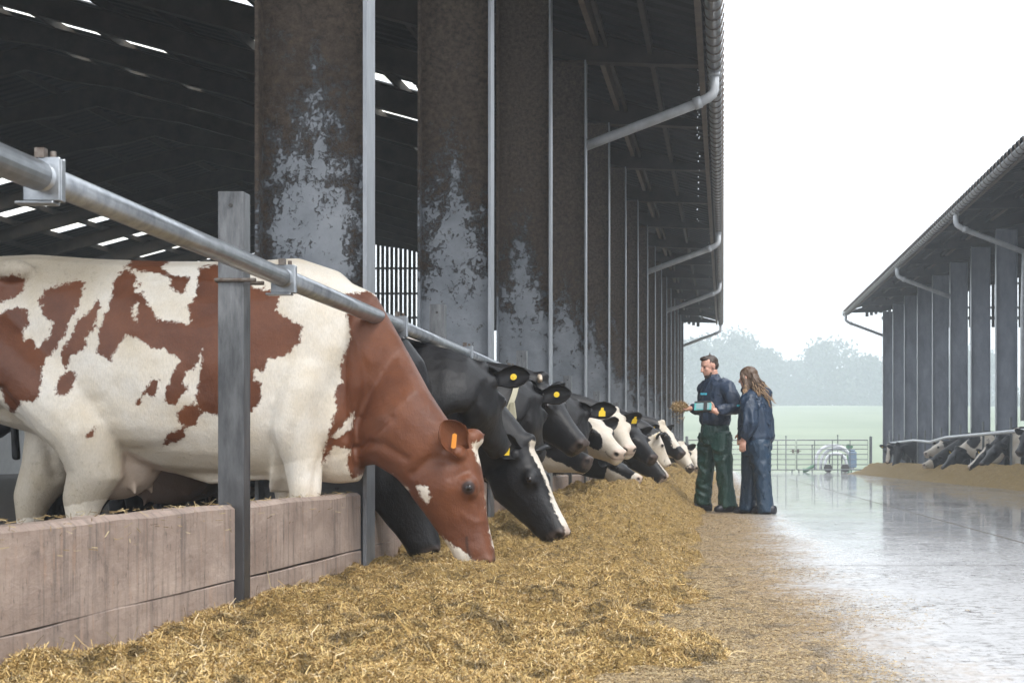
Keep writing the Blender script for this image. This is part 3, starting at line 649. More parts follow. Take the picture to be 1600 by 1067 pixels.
def make_cow(label, XF, Y, P, Mz, hide, patfn, voxel=.014, yaw=0.0, neck=None, ears=None, roll=0.0, tags=(), tagmat='tag_yellow', horn=False, collar=False, group='cattle feeding along the near wall', mirror=None, legs=True, feet=.0, ear_len=.2, sc=1.0, hinds=(0, -.26), creases=()):
    """XF, Y: where the forelegs stand; P poll, Mz muzzle (points in the place); the animal faces +X turned by yaw"""
    o0 = Vector((XF, Y, 0)); T = thing('cow', label, 'cow', group, tuple(o0) if mirror is None else (mirror - XF, Y, 0))
    P = P - o0; Mz = Mz - o0; Lh = (Mz - P).length
    RY = Matrix.Rotation(yaw, 3, 'Z')
    b = MB(); rr = lambda x, y, z: RY @ Vector((x * sc, y * sc, z * sc + feet))
    ex = RY @ Vector((1, 0, 0)); ey = RY @ Vector((0, 1, 0)); ez = Vector((0, 0, 1))
    secs = [ring(rr(x, 0, (a + c) / 2), ez, ey, (a - c) / 2 * sc, w * sc, 22, .1, .9) for x, a, c, w in TORSO]; b.loft(secs)
    u, v, w = frame(P, Mz, roll); hs_ = Lh / .55
    # neck
    if neck is None:
        J = P - v * (.15 * hs_) + u * (.04 * hs_); p0 = rr(.02, 0, .98)
        dn = (J - p0); q1 = p0 + ex * min(.38, dn.length * .45); q1.z += .25 * dn.z * .4; q2 = J - (u * .6 + dn.normalized() * .6).normalized() * .2
        sc_ = []
        for i in range(8):
            k = i / 7; c = bez((p0, q1, q2, J), k); tg = (bez((p0, q1, q2, J), min(1, k + .02)) - bez((p0, q1, q2, J), max(0, k - .02))).normalized()
            up = (v * k + ez * (1 - k)); up = (up - tg * up.dot(tg)).normalized(); sd_ = tg.cross(up)
            sc_.append(ring(c, up, sd_, np.interp(k, [0, .25, .5, .75, 1], [.46, .37, .285, .225, .175 * hs_]), np.interp(k, [0, .3, .6, 1], [.21, .175, .135, .10 * hs_]), 18, .12, .9))
        b.loft(sc_)
    else:
        sc_ = []
        for i, (c, up, hh, hw) in enumerate(neck):
            nx = neck[min(i + 1, len(neck) - 1)][0] - neck[max(i - 1, 0)][0]; nx.normalize(); up = (up - nx * up.dot(nx)).normalized()
            sc_.append(ring(c - o0, up, nx.cross(up), hh, hw, 18, .12, .9))
        b.loft(sc_)
    # head
    hsec = []
    for t_, D, hw, hv in zip(HT, HD, HW, HV):
        D *= hs_; hw *= hs_; c = P + u * (t_ * Lh) + v * (hv * hs_ - D / 2); hsec.append(ring(c, v, w, D / 2, hw, 18, .38 if t_ < .7 else .12, .8))
    b.loft(hsec)
    hp = lambda t_, vv, ww: P + u * (t_ * Lh) + v * (vv * hs_) + w * (ww * hs_)
    HM = Matrix((u, v, w)).transposed()
    b.ball(hp(-.03, -.015, 0), (.05 * hs_, .06 * hs_, .062 * hs_), 12, 8, HM)
    for sg in (-1, 1):
        b.ball(hp(.35, -.052, sg * .080), (.060 * hs_, .046 * hs_, .048 * hs_), 12, 8, HM)
        b.ball(hp(.22, -.20, sg * .060), (.11 * hs_, .10 * hs_, .045 * hs_), 12, 8, HM)      # cheek
        b.ball(hp(.955, -.045, sg * .042), (.035 * hs_, .035 * hs_, .032 * hs_), 10, 8, HM)   # nostril wing
        b.ball(hp(.07, -.075, sg * .092), (.045 * hs_, .045 * hs_, .04 * hs_), 10, 8, HM)
    b.ball(hp(.90, -.155, 0), (.055 * hs_, .035 * hs_, .05 * hs_), 12, 8, HM)                 # lower lip
    # shoulders, hips, thighs, udder, legs
    for sg in (-1, 1):
        b.ball(rr(-.06, sg * .185, 1.08), (.20, .10, .36), 14, 10, RY); b.ball(rr(.04, sg * .17, .80), (.17, .10, .2), 14, 10, RY)
        b.ball(rr(-1.36, sg * .235, 1.44), (.10, .075, .06), 10, 8, RY); b.ball(rr(-1.82, sg * .13, 1.40), (.07, .05, .06), 10, 8, RY)
        b.ball(rr(-.7, sg * .2, .95), (.52, .19, .36), 16, 12, RY)
        fx = .0 if sg < 0 else -.22
        b.tube([rr(.0, sg * .16, 1.12), rr(.0, sg * .18, 1.0), rr(.0, sg * .19, .88), rr(-.03 + fx * .3, sg * .21, .70), rr(.0 + fx, sg * .20, .56), rr(.01 + fx, sg * .20, .42), rr(.0 + fx, sg * .20, .33), rr(fx, sg * .19, .15), rr(.015 + fx, sg * .19, .08), rr(.04 + fx, sg * .19, -.0)], [.05, .11, .135, .125, .098, .08, .058, .045, .052, .062], 14)
        hx = .0 if sg < 0 else -.26
        b.ball(rr(-1.50, sg * .20, 1.12), (.27, .12, .34), 16, 12, RY); hx = hinds[0] if sg < 0 else hinds[1]
        b.tube([rr(-1.48, sg * .2, 1.1), rr(-1.39 + hx * .5, sg * .22, .86), rr(-1.36 + hx * .8, sg * .22, .68), rr(-1.42 + hx, sg * .21, .50), rr(-1.49 + hx, sg * .20, .37), rr(-1.50 + hx, sg * .19, .25), rr(-1.47 + hx, sg * .19, .12), rr(-1.42 + hx, sg * .19, .0)], [.21, .20, .175, .135, .098, .062, .054, .065], 14)
        b.ball(rr(-1.17 + hx * .6, sg * .22, .80), (.10, .07, .13), 12, 8, RY)
        b.tube([rr(-.86, sg * .09, .46), rr(-.85, sg * .09, .40)], [.02, .012], 8); b.tube([rr(-1.1, sg * .08, .44), rr(-1.1, sg * .08, .34)], [.018, .011], 8)
    b.ball(rr(-1.00, 0, .57), (.25, .20, .21), 16, 12, RY)
    b.tube([rr(-.8, 0, .56), rr(-.5, -.04, .49), rr(-.2, -.06, .5)], [.03, .045, .03], 8)          # milk vein
    b.tube([rr(-1.9, 0, 1.42), rr(-1.99, 0, 1.28), rr(-2.0, 0, .9), rr(-1.99, .02, .6)], [.045, .032, .024, .03], 8)
    ob = b.build('cow_hide', hide); 
    md = ob.modifiers.new('r', 'REMESH'); md.mode = 'VOXEL'; md.voxel_size = voxel; md.adaptivity = 0
    ms = ob.modifiers.new('s', 'SMOOTH'); ms.factor = .5; ms.iterations = max(4, int(13 * .013 / voxel))
    dg = bpy.context.evaluated_depsgraph_get(); dg.update(); me = bpy.data.meshes.new_from_object(ob.evaluated_get(dg))
    bpy.data.objects.remove(ob)
    n0 = len(me.vertices); co = np.empty(n0 * 3); me.vertices.foreach_get('co', co); co = co.reshape(-1, 3)
    # nostrils pressed in and darkened; mouth only a dark coloured line
    rel = co - np.array(P); hc = np.c_[rel @ np.array(u) / Lh, rel @ np.array(v) / hs_, rel @ np.array(w) / hs_]
    dark = np.zeros(n0)
    for sg in (-1, 1):
        dd = np.sqrt(((hc[:, 0] - .985) * .55) ** 2 + (hc[:, 1] + .052) ** 2 * 1.2 + ((hc[:, 2] - sg * .052)) ** 2); k = np.clip(1 - dd / (.024 + voxel * .5), 0, 1)
        co -= (k * .020)[:, None] * (np.array(u) * .5 + np.array(w) * sg * .8) * hs_; dark = np.maximum(dark, np.clip(k * 2.2, 0, 1))
        de = np.sqrt(((hc[:, 0] - .36) * .55) ** 2 + (hc[:, 1] + .05) ** 2 + ((hc[:, 2] - sg * .122)) ** 2); dark = np.maximum(dark, np.clip((.036 - de) / .012, 0, .85))
    ml = np.interp(hc[:, 0], [.70, .85, 1.0], [-.105, -.112, -.098]); km = np.exp(-((hc[:, 1] - ml) / .006) ** 2) * (hc[:, 0] > .74) * (hc[:, 0] < 1.05)
    dark = np.maximum(dark, km * .75)
    if creases:
        nr = np.empty(n0 * 3); me.vertices.foreach_get('normal', nr); nr = nr.reshape(-1, 3); wy = co + np.array(o0); yy = np.clip(wy[:, 1], 7.55, 8.05)
        qq = np.c_[1130 + FPX * wy[:, 0] / yy, 720 - FPX * (wy[:, 2] - .6) / yy]; near = np.clip(-nr[:, 1] * 2, 0, 1)
        for pts, dep, wid in creases:
            pts = np.array(pts); dm = np.full(n0, 1e9)
            for a, b_ in zip(pts, pts[1:]):
                e_ = b_ - a; tt = np.clip(((qq - a) @ e_) / (e_ @ e_), 0, 1); dm = np.minimum(dm, np.linalg.norm(qq - a - tt[:, None] * e_, axis=1))
            co -= nr * (near * dep * np.exp(-(dm / wid) ** 2))[:, None]
    me.vertices.foreach_set('co', co.ravel())
    # ears join the same body mesh
    eb = MB(); ein = []
    eb_tags = []
    for sg in (-1, 1):
        if ears and sg in ears: ed, ew = ears[sg]; ed = Vector(ed).normalized()
        else: ed = (w * sg * 1.0 - u * .12 + v * -.02).normalized(); ew = None
        root = hp(.07, -.055, sg * .095)
        face = Vector(ew).normalized() if ew else (u * .55 + v * .35 - ez * .3)
        face = (face - ed * face.dot(ed)).normalized(); sdv = ed.cross(face)
        es = []
        for k, (q, wd__) in enumerate(((0, .036), (.18, .046), (.4, .066), (.62, .070), (.82, .052), (.94, .028), (1.0, .008))):
            c = root + ed * (q * ear_len * hs_); W_ = wd__ * hs_; R_ = []
            for i in range(9): a = math.pi * (i / 8 - .5) * 1.15; R_.append(c + sdv * (W_ * math.sin(a)) - face * (W_ * .75 * math.cos(a) - W_ * .3))
            for i in range(8, -1, -1): a = math.pi * (i / 8 - .5) * 1.0; R_.append(c + sdv * (W_ * .9 * math.sin(a)) - face * (W_ * .5 * math.cos(a) - W_ * .32))
            es.append(R_)
        eb.loft(es); eb_tags.append((sg, root + ed * (.55 * ear_len * hs_), ed, face, sdv))
    emesh = eb.build('e', hide); ed_me = emesh.data
    bm = bmesh.new(); bm.from_mesh(me); bm.from_mesh(ed_me); bm.to_mesh(me); bm.free(); bpy.data.objects.remove(emesh)
    n1 = len(me.vertices); co = np.empty(n1 * 3); me.vertices.foreach_get('co', co); co = co.reshape(-1, 3)
    rel = co - np.array(P); hc = np.c_[rel @ np.array(u) / Lh, rel @ np.array(v) / hs_, rel @ np.array(w) / hs_]
    lc = (co - np.array([0, 0, feet])) @ np.array(RY)          # body frame
    dark = np.r_[dark, np.zeros(n1 - n0)]
    isear = np.arange(n1) >= n0
    pat = patfn(co + np.array(o0), lc, hc, isear)
    bag = 1 - np.sqrt(((lc[:, 0] + 1.00) / .32) ** 2 + (lc[:, 1] / .25) ** 2 + ((lc[:, 2] - .54) / .235) ** 2)
    pink = np.clip(bag * 6, 0, .45)
    noseW = np.clip((hc[:, 0] - .90) / .05, 0, 1) * (hc[:, 1] > -.12) * (~isear)
    mz = NOSE.get(label[:8], .0); pink = np.maximum(pink, np.where(pat < 0, noseW * .55, noseW * .12)); 
    soil = np.clip((.75 - lc[:, 2]) / .6, 0, .75) * (hc[:, 0] < -.1) + np.clip((lc[:, 2] - 1.36) / .2, 0, .7) * np.clip((-.8 - lc[:, 0]) * 3, 0, 1) + np.clip(.25 - np.abs(lc[:, 2] - .62), 0, .25) * (lc[:, 0] < -.1)
    for nm, arr in (('pat', pat), ('pink', pink), ('dark', dark), ('soil', np.clip(soil, 0, .8))):
        a_ = me.attributes.new(nm, 'FLOAT', 'POINT'); a_.data.foreach_set('value', np.asarray(arr, dtype=np.float32))
    if mirror is not None:
        co2 = co.copy(); co2[:, 0] *= -1; me.vertices.foreach_set('co', co2.ravel()); me.flip_normals()
    me.materials.clear(); me.materials.append(M[hide]); me.polygons.foreach_set('use_smooth', [True] * len(me.polygons)); me.update()
    body = bpy.data.objects.new('body', me); COL.objects.link(body); body.parent = T
    mirr = None if mirror is None else 0.0
    for sg in (-1, 1):
        e = MB(); e.ball(hp(.36, -.05, sg * .1060), .0215 * hs_, 14, 10); e.build('eye', 'eye', T, smooth=True, mirror=mirr)
    for sg, c, ed, face, sdv in eb_tags:
        if sg not in tags: continue
        g = MB(); kind = tags[sg]
        if kind == 'disc': 
            c2 = c - face * .058 * hs_ * (1 if face.y > 0 else -1) if False else c
            nrm = Vector((0, -1, 0)); nrm = face if face.y < 0 else -face; c2 = c + nrm * (.012 if face.y < 0 else .045) * hs_
            g.tube([c2, c2 + nrm * .006], .019, 16); g.tube([c2 + nrm * .006, c2 + nrm * .011], .006, 8)
        else:
            nrm = face if face.y < 0 else -face; c2 = c + nrm * .03
            dn_ = Vector((0, 0, -1)); dn_ = (dn_ - nrm * dn_.dot(nrm)).normalized(); s2 = nrm.cross(dn_)
            if kind == 'strip': pts = [(-.01, -.012), (.055, -.013), (.06, 0), (.055, .013), (-.01, .012), (-.016, 0)]
            else: pts = [(-.02, -.010), (.0, -.012), (.012, -.027), (.055, -.028), (.055, .028), (.012, .027), (.0, .012), (-.02, .010)]
            lo = [c2 + dn_ * a + s2 * q for a, q in pts]; g.loft([lo, [p + nrm * .004 for p in lo]])
        g.build('ear_tag', tagmat, T, mirror=mirr)
    if horn:
        for sg in (1,):
            h = MB(); a0 = hp(.03, .0, sg * .075); h.tube([a0, a0 + (w * sg * .6 + v * .6 - u * .2).normalized() * .04, a0 + (w * sg * .9 + v * .5 + u * .4).normalized() * .085], [.022, .019, .010], 10)
            h.build('horn', 'horn', T, smooth=True, mirror=mirr)
    if collar: collar(T, P, u, v, w, hs_, mirr)
    return T
NOSE = {}
# --- the red and white cow: patch outlines traced on her near flank
def c1(*p): return [(x / 2.424, 380 + y / 2.424) for x, y in p]
def c2_(*p): return [(380 + x / 2.052, 380 + y / 2.052) for x, y in p]
def c8(*p): return [(620 + x / 4.444, 660 + y / 4.444) for x, y in p]
RED = [c1((-60, 150), (50, 115), (95, 135), (90, 180), (40, 215), (-60, 230)),
    c1((-300, 300), (-80, 250), (0, 265), (60, 240), (105, 260), (110, 300), (85, 330), (95, 370), (120, 350), (140, 400), (190, 350), (200, 300), (165, 275), (150, 215), (175, 175), (290, 140), (322, 150), (300, 230), (250, 330), (215, 400), (180, 430), (160, 470), (150, 580), (130, 600), (80, 600), (60, 635), (40, 640), (0, 550), (-100, 560), (-300, 500)),
    c1((370, 215), (380, 240), (350, 330), (325, 350), (330, 390), (270, 430), (250, 475), (225, 440), (240, 400), (280, 330), (290, 290), (340, 260)),
    c1((205, 540), (245, 490), (285, 480), (285, 520), (255, 575), (215, 570)),
    c1((480, 85), (530, 30), (640, 30), (640, 70), (610, 95), (650, 120), (720, 130), (710, 160), (690, 195), (650, 170), (640, 125), (500, 100)),
    c1((470, 95), (505, 115), (530, 150), (515, 190), (540, 180), (560, 230), (600, 290), (690, 300), (725, 315), (720, 270), (705, 250), (735, 210), (750, 150), (755, 95), (810, 80), (900, 90), (960, 170), (960, 640), (890, 650), (810, 650), (770, 640), (740, 600), (760, 480), (765, 400), (740, 480), (710, 480), (690, 520), (715, 550), (690, 570), (665, 615), (625, 600), (625, 560), (655, 490), (680, 450), (665, 430), (620, 400), (580, 400), (540, 370), (480, 345), (440, 400), (420, 450), (365, 415), (385, 300), (430, 180), (430, 150)),
    c1((670, 640), (730, 600), (770, 640), (740, 690), (690, 700), (675, 680)), c1((615, 765), (630, 725), (690, 700), (710, 705), (690, 745)),
    c1((540, 570), (580, 510), (600, 520), (590, 580)), c1((520, 590), (538, 580), (535, 610), (518, 612)), c1((330, 735), (340, 705), (365, 690), (345, 735)),
    c2_((10, 140), (120, 155), (105, 215), (140, 240), (190, 270), (180, 320), (130, 365), (85, 370), (60, 420), (45, 400), (10, 400)), c2_((10, 430), (60, 450), (55, 510), (10, 550)),
    c2_((325, 165), (400, 150), (470, 190), (520, 225), (700, 500), (760, 580), (800, 620), (860, 770), (870, 1060), (700, 1080), (620, 980), (500, 800), (480, 745), (400, 735), (350, 755), (330, 710), (345, 660), (290, 650), (250, 715), (270, 620), (300, 530), (290, 480), (315, 440), (310, 390), (345, 310))]
WHT = [c8((320, 790), (380, 850), (480, 905), (545, 960), (560, 1060), (420, 1040), (350, 930)), c8((145, 445), (215, 440), (235, 530), (205, 555), (160, 510)),
    c8((510, 150), (600, 120), (700, 250), (720, 340), (632, 345), (565, 270), (525, 190)), c8((612, 500), (640, 640), (652, 780), (668, 870), (730, 880), (790, 700), (740, 500)),
    c2_((355, 545), (350, 590), (300, 625), (285, 620)), c8((0, 420), (85, 450), (80, 490), (40, 470)), c1((500, 240), (520, 225), (520, 300), (505, 290)), c1((510, 150), (535, 155), (530, 190), (515, 190))]
def red_pat(wp, lc, hc, ear):
    q = np.c_[1130 + FPX * wp[:, 0] / 7.4, 720 - FPX * (wp[:, 2] - .6) / 7.4]
    back = lc[:, 1]
    # flank points stand nearer or farther than the tracing plane
    yy = np.clip(wp[:, 1], 7.55, 8.05); q = np.c_[1130 + FPX * wp[:, 0] / yy, 720 - FPX * (wp[:, 2] - .6) / yy]
    d = np.full(len(q), -1e9)
    for p in RED: d = np.maximum(d, sd_poly(q, p))
    for p in WHT: d = np.minimum(d, -sd_poly(q, p))
    d[ear] = 30
    return np.clip(d, -40, 40)
YH = 7.95
P1 = W(743, 690, YH); M1 = W(779, 879, YH); UPX = Vector((.8, 0, .6))
def nk(tx, ty, bx, by, hw, Y=YH):
    a = W(tx, ty, Y); b = W(bx, by, Y); return ((a + b) / 2, (a - b).normalized(), (a - b).length / 2, hw)
make_cow('large red-brown and white cow eating head-down in the foreground', -2.04, 8.02, P1, M1, 'hide_red', red_pat, voxel=.0108, yaw=R(-5), hinds=(.44, -.02), sc=1.07, creases=(
    (c2_((345, 250), (390, 400), (398, 480), (370, 560), (330, 620)), .010, 7), (c2_((470, 560), (400, 610), (360, 660), (345, 700)), .014, 8), (c2_((520, 690), (450, 645), (395, 640), (350, 665)), .012, 7),
    (c2_((540, 740), (600, 690), (680, 700)), .012, 7), (c2_((150, 600), (135, 700), (118, 830)), .012, 10), (c2_((262, 690), (240, 730), (225, 830)), .014, 9),
    (c1((0, 560), (60, 640), (120, 740), (140, 880)), .02, 9), (c8((460, 640), (540, 695), (610, 680)), -.005, 4), (c8((400, 300), (375, 380), (480, 340)), .008, 6), (c8((600, 560), (590, 640), (630, 780)), .006, 5),
    (c8((560, 480), (640, 480), (670, 440)), .007, 4), (c1((505, 115), (520, 200), (510, 330)), -.010, 14), (c1((560, 150), (650, 200), (760, 230)), .016, 34), (c1((430, 560), (600, 640), (780, 690)), .008, 20), (c1((330, 600), (380, 600), (420, 650)), .010, 12)), tags={1: 'strip'}, tagmat='tag_orange',
    neck=[nk(440, 418, 490, 775, .25, 8.0), nk(530, 447, 530, 778, .21, 8.02), nk(594, 529, 572, 748, .12, 8.06), nk(645, 596, 606, 737, .145), nk(692, 652, 632, 757, .125), nk(728, 690, 655, 785, .10)],
    ears={1: ((-.42, -.55, .85), (.35, -1, .25)), -1: ((.05, .9, .35), (.6, .2, -.2))}, ear_len=.175)

# --- the black and white cattle
def face(blaze=0.0, bt=(0, 1), white_face=False, patch=(), chin=0.0, body=0.0, seed=0, back=False, muzzle=0.0, earw=False, neckw=None):
    def f(wp, lc, hc, ear):
        n = len(wp); d = np.full(n, 30.0)
        hd = (hc[:, 0] > -.08) & (np.abs(hc[:, 2]) < .2) & (hc[:, 1] < .12) & (hc[:, 1] > -.36) & (hc[:, 0] < 1.2)
        if white_face:
            e = (hc[:, 0] + .02) * 200; d = np.where(hd, np.minimum(d, -e), d)
        if blaze:
            wv_ = blaze * (1 + .25 * np.sin(hc[:, 0] * 9 + seed)); bl = (np.abs(hc[:, 2]) - wv_) * 330
            bl = np.maximum(bl, (bt[0] - hc[:, 0]) * 200); bl = np.maximum(bl, (hc[:, 0] - bt[1]) * 200); bl = np.maximum(bl, (-.075 - hc[:, 1]) * 330)
            d = np.where(hd, np.minimum(d, bl), d)
        if chin: d = np.where(hd, np.minimum(d, np.maximum((hc[:, 1] + chin) * 300, (.12 - hc[:, 0]) * 200)), d)
        if muzzle: d = np.where(hd, np.minimum(d, (muzzle - hc[:, 0]) * 200), d)
        for (pt, pv, pw, ra, rb) in patch:
            e = (1 - np.sqrt(((hc[:, 0] - pt) * .55 / ra) ** 2 + ((hc[:, 1] - pv) / rb) ** 2 + ((hc[:, 2] - pw) / .075) ** 2)) * ra * 330; d = np.where(hd, np.maximum(d, e), d)
        if body:
            nz = np.array([mnoise.fractal(Vector((p[0] * 1.5 + seed * 7.3, p[1] * 1.5, p[2] * 1.5)), 1, 2, 2) for p in lc]); e = (body - nz) * 120
            d = np.where(hd | ear, d, np.minimum(d, e))
        if back: d = np.where(hd | ear, d, np.minimum(d, np.maximum((1.22 - lc[:, 2]) * -200 * -1, (lc[:, 0] - .55) * 200)))
        if neckw is not None: d = np.where(hd | ear, d, np.minimum(d, (np.abs(lc[:, 0] - neckw) - .12) * 200))
        d[ear] = -30 if earw else 30
        return np.clip(d, -40, 40)
    return f
def strap(T, P, u, v, w, hs_, mirr):
    c = P - v * .15 + Vector((-.10, -.05, -.02)); k = MB(); n_ = Vector((.86, .3, -.42)).normalized(); up = (v - n_ * v.dot(n_)).normalized(); sd_ = n_.cross(up)
    r0 = [(c + up * (.225 * math.sin(a)) + sd_ * (.150 * math.cos(a))) for a in [2 * math.pi * i / 28 for i in range(29)]]
    for a, b in zip(r0, r0[1:]): k.beam(a, b, .008, .035, n_)
    k.build('collar', 'collar', T, mirror=mirr)
    sdn = sd_ if sd_.y < 0 else -sd_; g = MB(); lo = c - up * .13 + sdn * .15; g.loft([[lo + Vector((a, 0, b)) + Vector((0, y, 0)) for a, b in ((-.015, 0), (.015, 0), (.028, -.1), (.012, -.17), (-.012, -.17), (-.028, -.1))] for y in (-.012, .012)])
    g.build('collar_tag', 'collar', T, mirror=mirr, bevel=.006)
B = 'hide_black'; RT = ((1, -.1, .12), (0, -1, .25))
make_cow('black cow hidden behind the jaw of the red cow, neck stretched down', -2.05, 8.75, W(655, 700, 8.75), W(695, 862, 8.78), B, face(body=.45, seed=1), voxel=.016)
make_cow('black cow with raised neck and averted head, behind the neck of the red cow', -2.12, 9.25, W(752, 578, 9.35), W(788, 694, 9.66), B, face(seed=2), voxel=.013, ears={1: RT, -1: RT}, tags={1: 'disc'}, ear_len=.22)
make_cow('black cow with a white blaze eating head-down next to the red cow', -2.1, 10.0, W(828, 692, 9.95), W(893, 832, 9.87), B, face(blaze=.030, seed=.5, chin=.31, back=True), voxel=.012, tags={1: 'flag'}, ears={1: ((-.55, -.6, .35), (.4, -1, 0))})
make_cow('black cow wearing a strap collar, head turned away', -2.1, 10.6, W(822, 606, 10.7), W(842, 706, 11.05), B, face(seed=3, body=.4), voxel=.014, ears={1: RT, -1: RT}, tags={1: 'disc'}, collar=strap, ear_len=.22)
make_cow('black cow with a short pale horn stub, face raised to the right', -2.1, 11.5, W(850, 592, 11.5), W(921, 691, 11.35), B, face(seed=4), voxel=.013, horn=True)
make_cow('black cow with a tan and white chin reaching low over the wall', -2.05, 12.5, W(850, 672, 12.5), W(927, 713, 12.3), B, face(seed=5, chin=.17, body=.2), voxel=.015)
make_cow('black cow whose dark ear carries a wide yellow tag, mostly hidden', -2.15, 13.3, W(897, 632, 13.4), W(907, 706, 13.85), B, face(seed=6, blaze=.02), voxel=.015, ears={1: RT, -1: RT}, tags={1: 'flag'}, ear_len=.24)
make_cow('white-faced cow with a big black patch round its eye', -2.1, 14.3, W(927, 649, 14.4), W(974, 703, 14.05), B, face(white_face=True, patch=((.43, -.10, -.11, .13, .085), (.43, -.10, .11, .13, .085)), seed=7), voxel=.014)
make_cow('white-faced cow with pink nose and black ears looking towards the yard', -2.1, 15.5, W(960, 641, 15.6), W(987, 697, 15.2), B, face(white_face=True, patch=((.36, -.08, .11, .07, .05), (.36, -.08, -.11, .05, .05)), seed=8), voxel=.015, tags={-1: 'flag', 1: 'disc'})
make_cow('black cow with pale mottled jaw eating low between the white-faced cows', -2.05, 16.2, W(956, 714, 16.2), W(1004, 743, 16.0), B, face(chin=.12, seed=9, muzzle=.8), voxel=.017)
make_cow('plain black cow behind the pink-nosed one, yellow tag in its ear', -2.1, 17.6, W(990, 664, 17.7), W(1026, 712, 17.4), B, face(seed=10), voxel=.017, tags={1: 'flag'})
make_cow('black cow with a narrow white blaze, muzzle down in the heap', -2.0, 18.2, W(1002, 684, 18.2), W(1047, 743, 18.1), B, face(blaze=.028, seed=11, muzzle=.97), voxel=.017)
make_cow('mostly white-faced cow with one dark cheek spot, farther down the row', -2.1, 21.2, W(1029, 676, 21.2), W(1051, 726, 21.25), B, face(white_face=True, patch=((.55, -.12, -.08, .05, .05),), seed=12), voxel=.018, tags={1: 'flag'})
make_cow('black-cheeked cow with a white forehead stretching past its neighbours', -1.95, 22.8, W(1036, 661, 22.8), W(1072, 707, 22.6), B, face(blaze=.075, bt=(-.1, .75), seed=13), voxel=.018, tags={1: 'disc'})
make_cow('white cow with black eye bands close to the man', -1.75, 26.5, W(1066, 692, 26.5), W(1084, 730, 26.2), B, face(white_face=True, patch=((.35, -.05, -.1, .07, .06), (.9, -.1, 0, .1, .1)), seed=14), voxel=.022, tags={1: 'flag'})
make_cow('farthest white-faced cow showing beside the green trousers', -1.75, 31.5, W(1084, 702, 31.5), W(1093, 728, 31.0), B, face(white_face=True, seed=15), voxel=.025, tags={-1: 'flag'})
# --- across the yard
mr = 2 * 2.831
def WR(px, py, Y): p = W(px, py, Y); return Vector((mr - p.x, p.y, p.z))
GR = 'cattle feeding across the yard'
for lab, Y, p, m, pf, tg in (
    ('dark cow with a white forehead at the far end of the bent rail', 66, (1389, 694), (1386, 722), face(blaze=.05, seed=20), {-1: 'flag', 1: 'flag'}),
    ('dark cow with a white shoulder second from the far rail end', 63, (1402, 694), (1396, 728), face(seed=21, neckw=-.4), {}),
    ('cow raising a pinkish white face over the far rail', 51, (1470, 690), (1443, 706), face(white_face=True, seed=22), {-1: 'flag'}),
    ('white-muzzled black cow eating below the raised white face', 50, (1462, 712), (1441, 724), face(muzzle=.45, seed=23), {}),
    ('black cow with a yellow tag right of the raised white face', 48, (1494, 700), (1470, 730), face(seed=24, body=.35), {-1: 'flag'}),
    ('black cow with a thin white stripe eating by a far column', 43, (1540, 700), (1512, 728), face(blaze=.03, seed=25), {-1: 'flag'}),
    ('black cow with a tan jaw beside the striped one', 42, (1556, 692), (1530, 724), face(chin=.16, seed=26, neckw=.1), {}),
    ('black cow standing at the right edge of the picture', 33, (1606, 668), (1588, 706), face(seed=27, body=.3), {})):
    make_cow(lab, -2.1, Y, WR(p[0], p[1], Y), WR(m[0], m[1], Y - .3), B, pf, voxel=.03, tags=tg, group=GR, mirror=mr)
# a dark cow lying on the bedding behind the red one is seen under her belly
make_cow('black cow standing on the bedding, legs seen under the red belly', -4.0, 10.9, Vector((-4.75, 10.9, 1.3)), Vector((-5.1, 10.9, .85)), B, face(seed=30), voxel=.02, group='cattle inside the near barn', yaw=R(180))
# ================================================================== the two people
def cloth(name, c1, c2, rough, mud=0.0):
    t = NT(name); o = t.obj()
    f = t.ramp(t.noise(o, 4, 5, .6), [(.3, 0.0), (.7, 1.0)]); c = t.mix(f, c1, c2)
    if mud: c = t.mix(t.ramp(t.noise(o, 7, 6, .75), [(.60, 0.0), (.72, mud)]), c, (.30, .30, .30))
    wr = t.noise(t.vmul(o, (1, 1, .55)), 13, 4, .55, .8); b = t.bump(wr, .75, .03); b = t.bump(t.noise(o, 46, 3), .2, .004, b)
    M[name] = t.set(c, t.ramp(t.noise(o, 9, 3), [(.35, rough), (.65, rough + .2)]), 0, b, .5)
cloth('jacket_navy', (.010, .022, .048), (.018, .034, .068), .38)
cloth('jacket_blue', (.010, .024, .050), (.018, .038, .074), .34)
cloth('trousers_green', (.010, .040, .032), (.020, .064, .051), .27, .12)
cloth('trousers_blue', (.010, .028, .056), (.018, .044, .080), .27, .5)
t = NT('skin'); o = t.obj(); t.set(t.mix(t.noise(o, 12, 4), (.52, .27, .20), (.62, .36, .27)), .5); t.b.inputs['Subsurface Weight'].default_value = .08; M['skin'] = t.m
def hairm(name, c1, c2):
    t = NT(name); o = t.obj(); z = t.xyz(o)[2]; g = t.noise(t.vmul(o, (1, 1, .25)), 60, 4, .7)
    f = t.math('ADD', t.ramp(z, [(.0, 1.0), (1.0, 1.0)]), 0)
    M[name] = t.set(t.mix(g, c1, c2), .45, 0, t.bump(g, .5, .006))
hairm('hair_dark', (.025, .016, .011), (.065, .040, .027)); hairm('hair_brown', (.050, .029, .018), (.14, .085, .05)); hairm('hair_tips', (.20, .12, .065), (.42, .28, .16))
plain('boot_rubber', (.012, .013, .02), (.03, .032, .045), 9, .4)
plain('logo_blue', (.06, .42, .58), (.08, .48, .62), 9, .5, 0, 0)
plain('case_teal', (.07, .34, .33), (.10, .42, .40), 20, .4, 0, 0); plain('rubber_black', (.012, .012, .013), (.03, .03, .03), 9, .5); plain('screen', (.20, .30, .31), (.26, .36, .37), 4, .12, 0, 0)

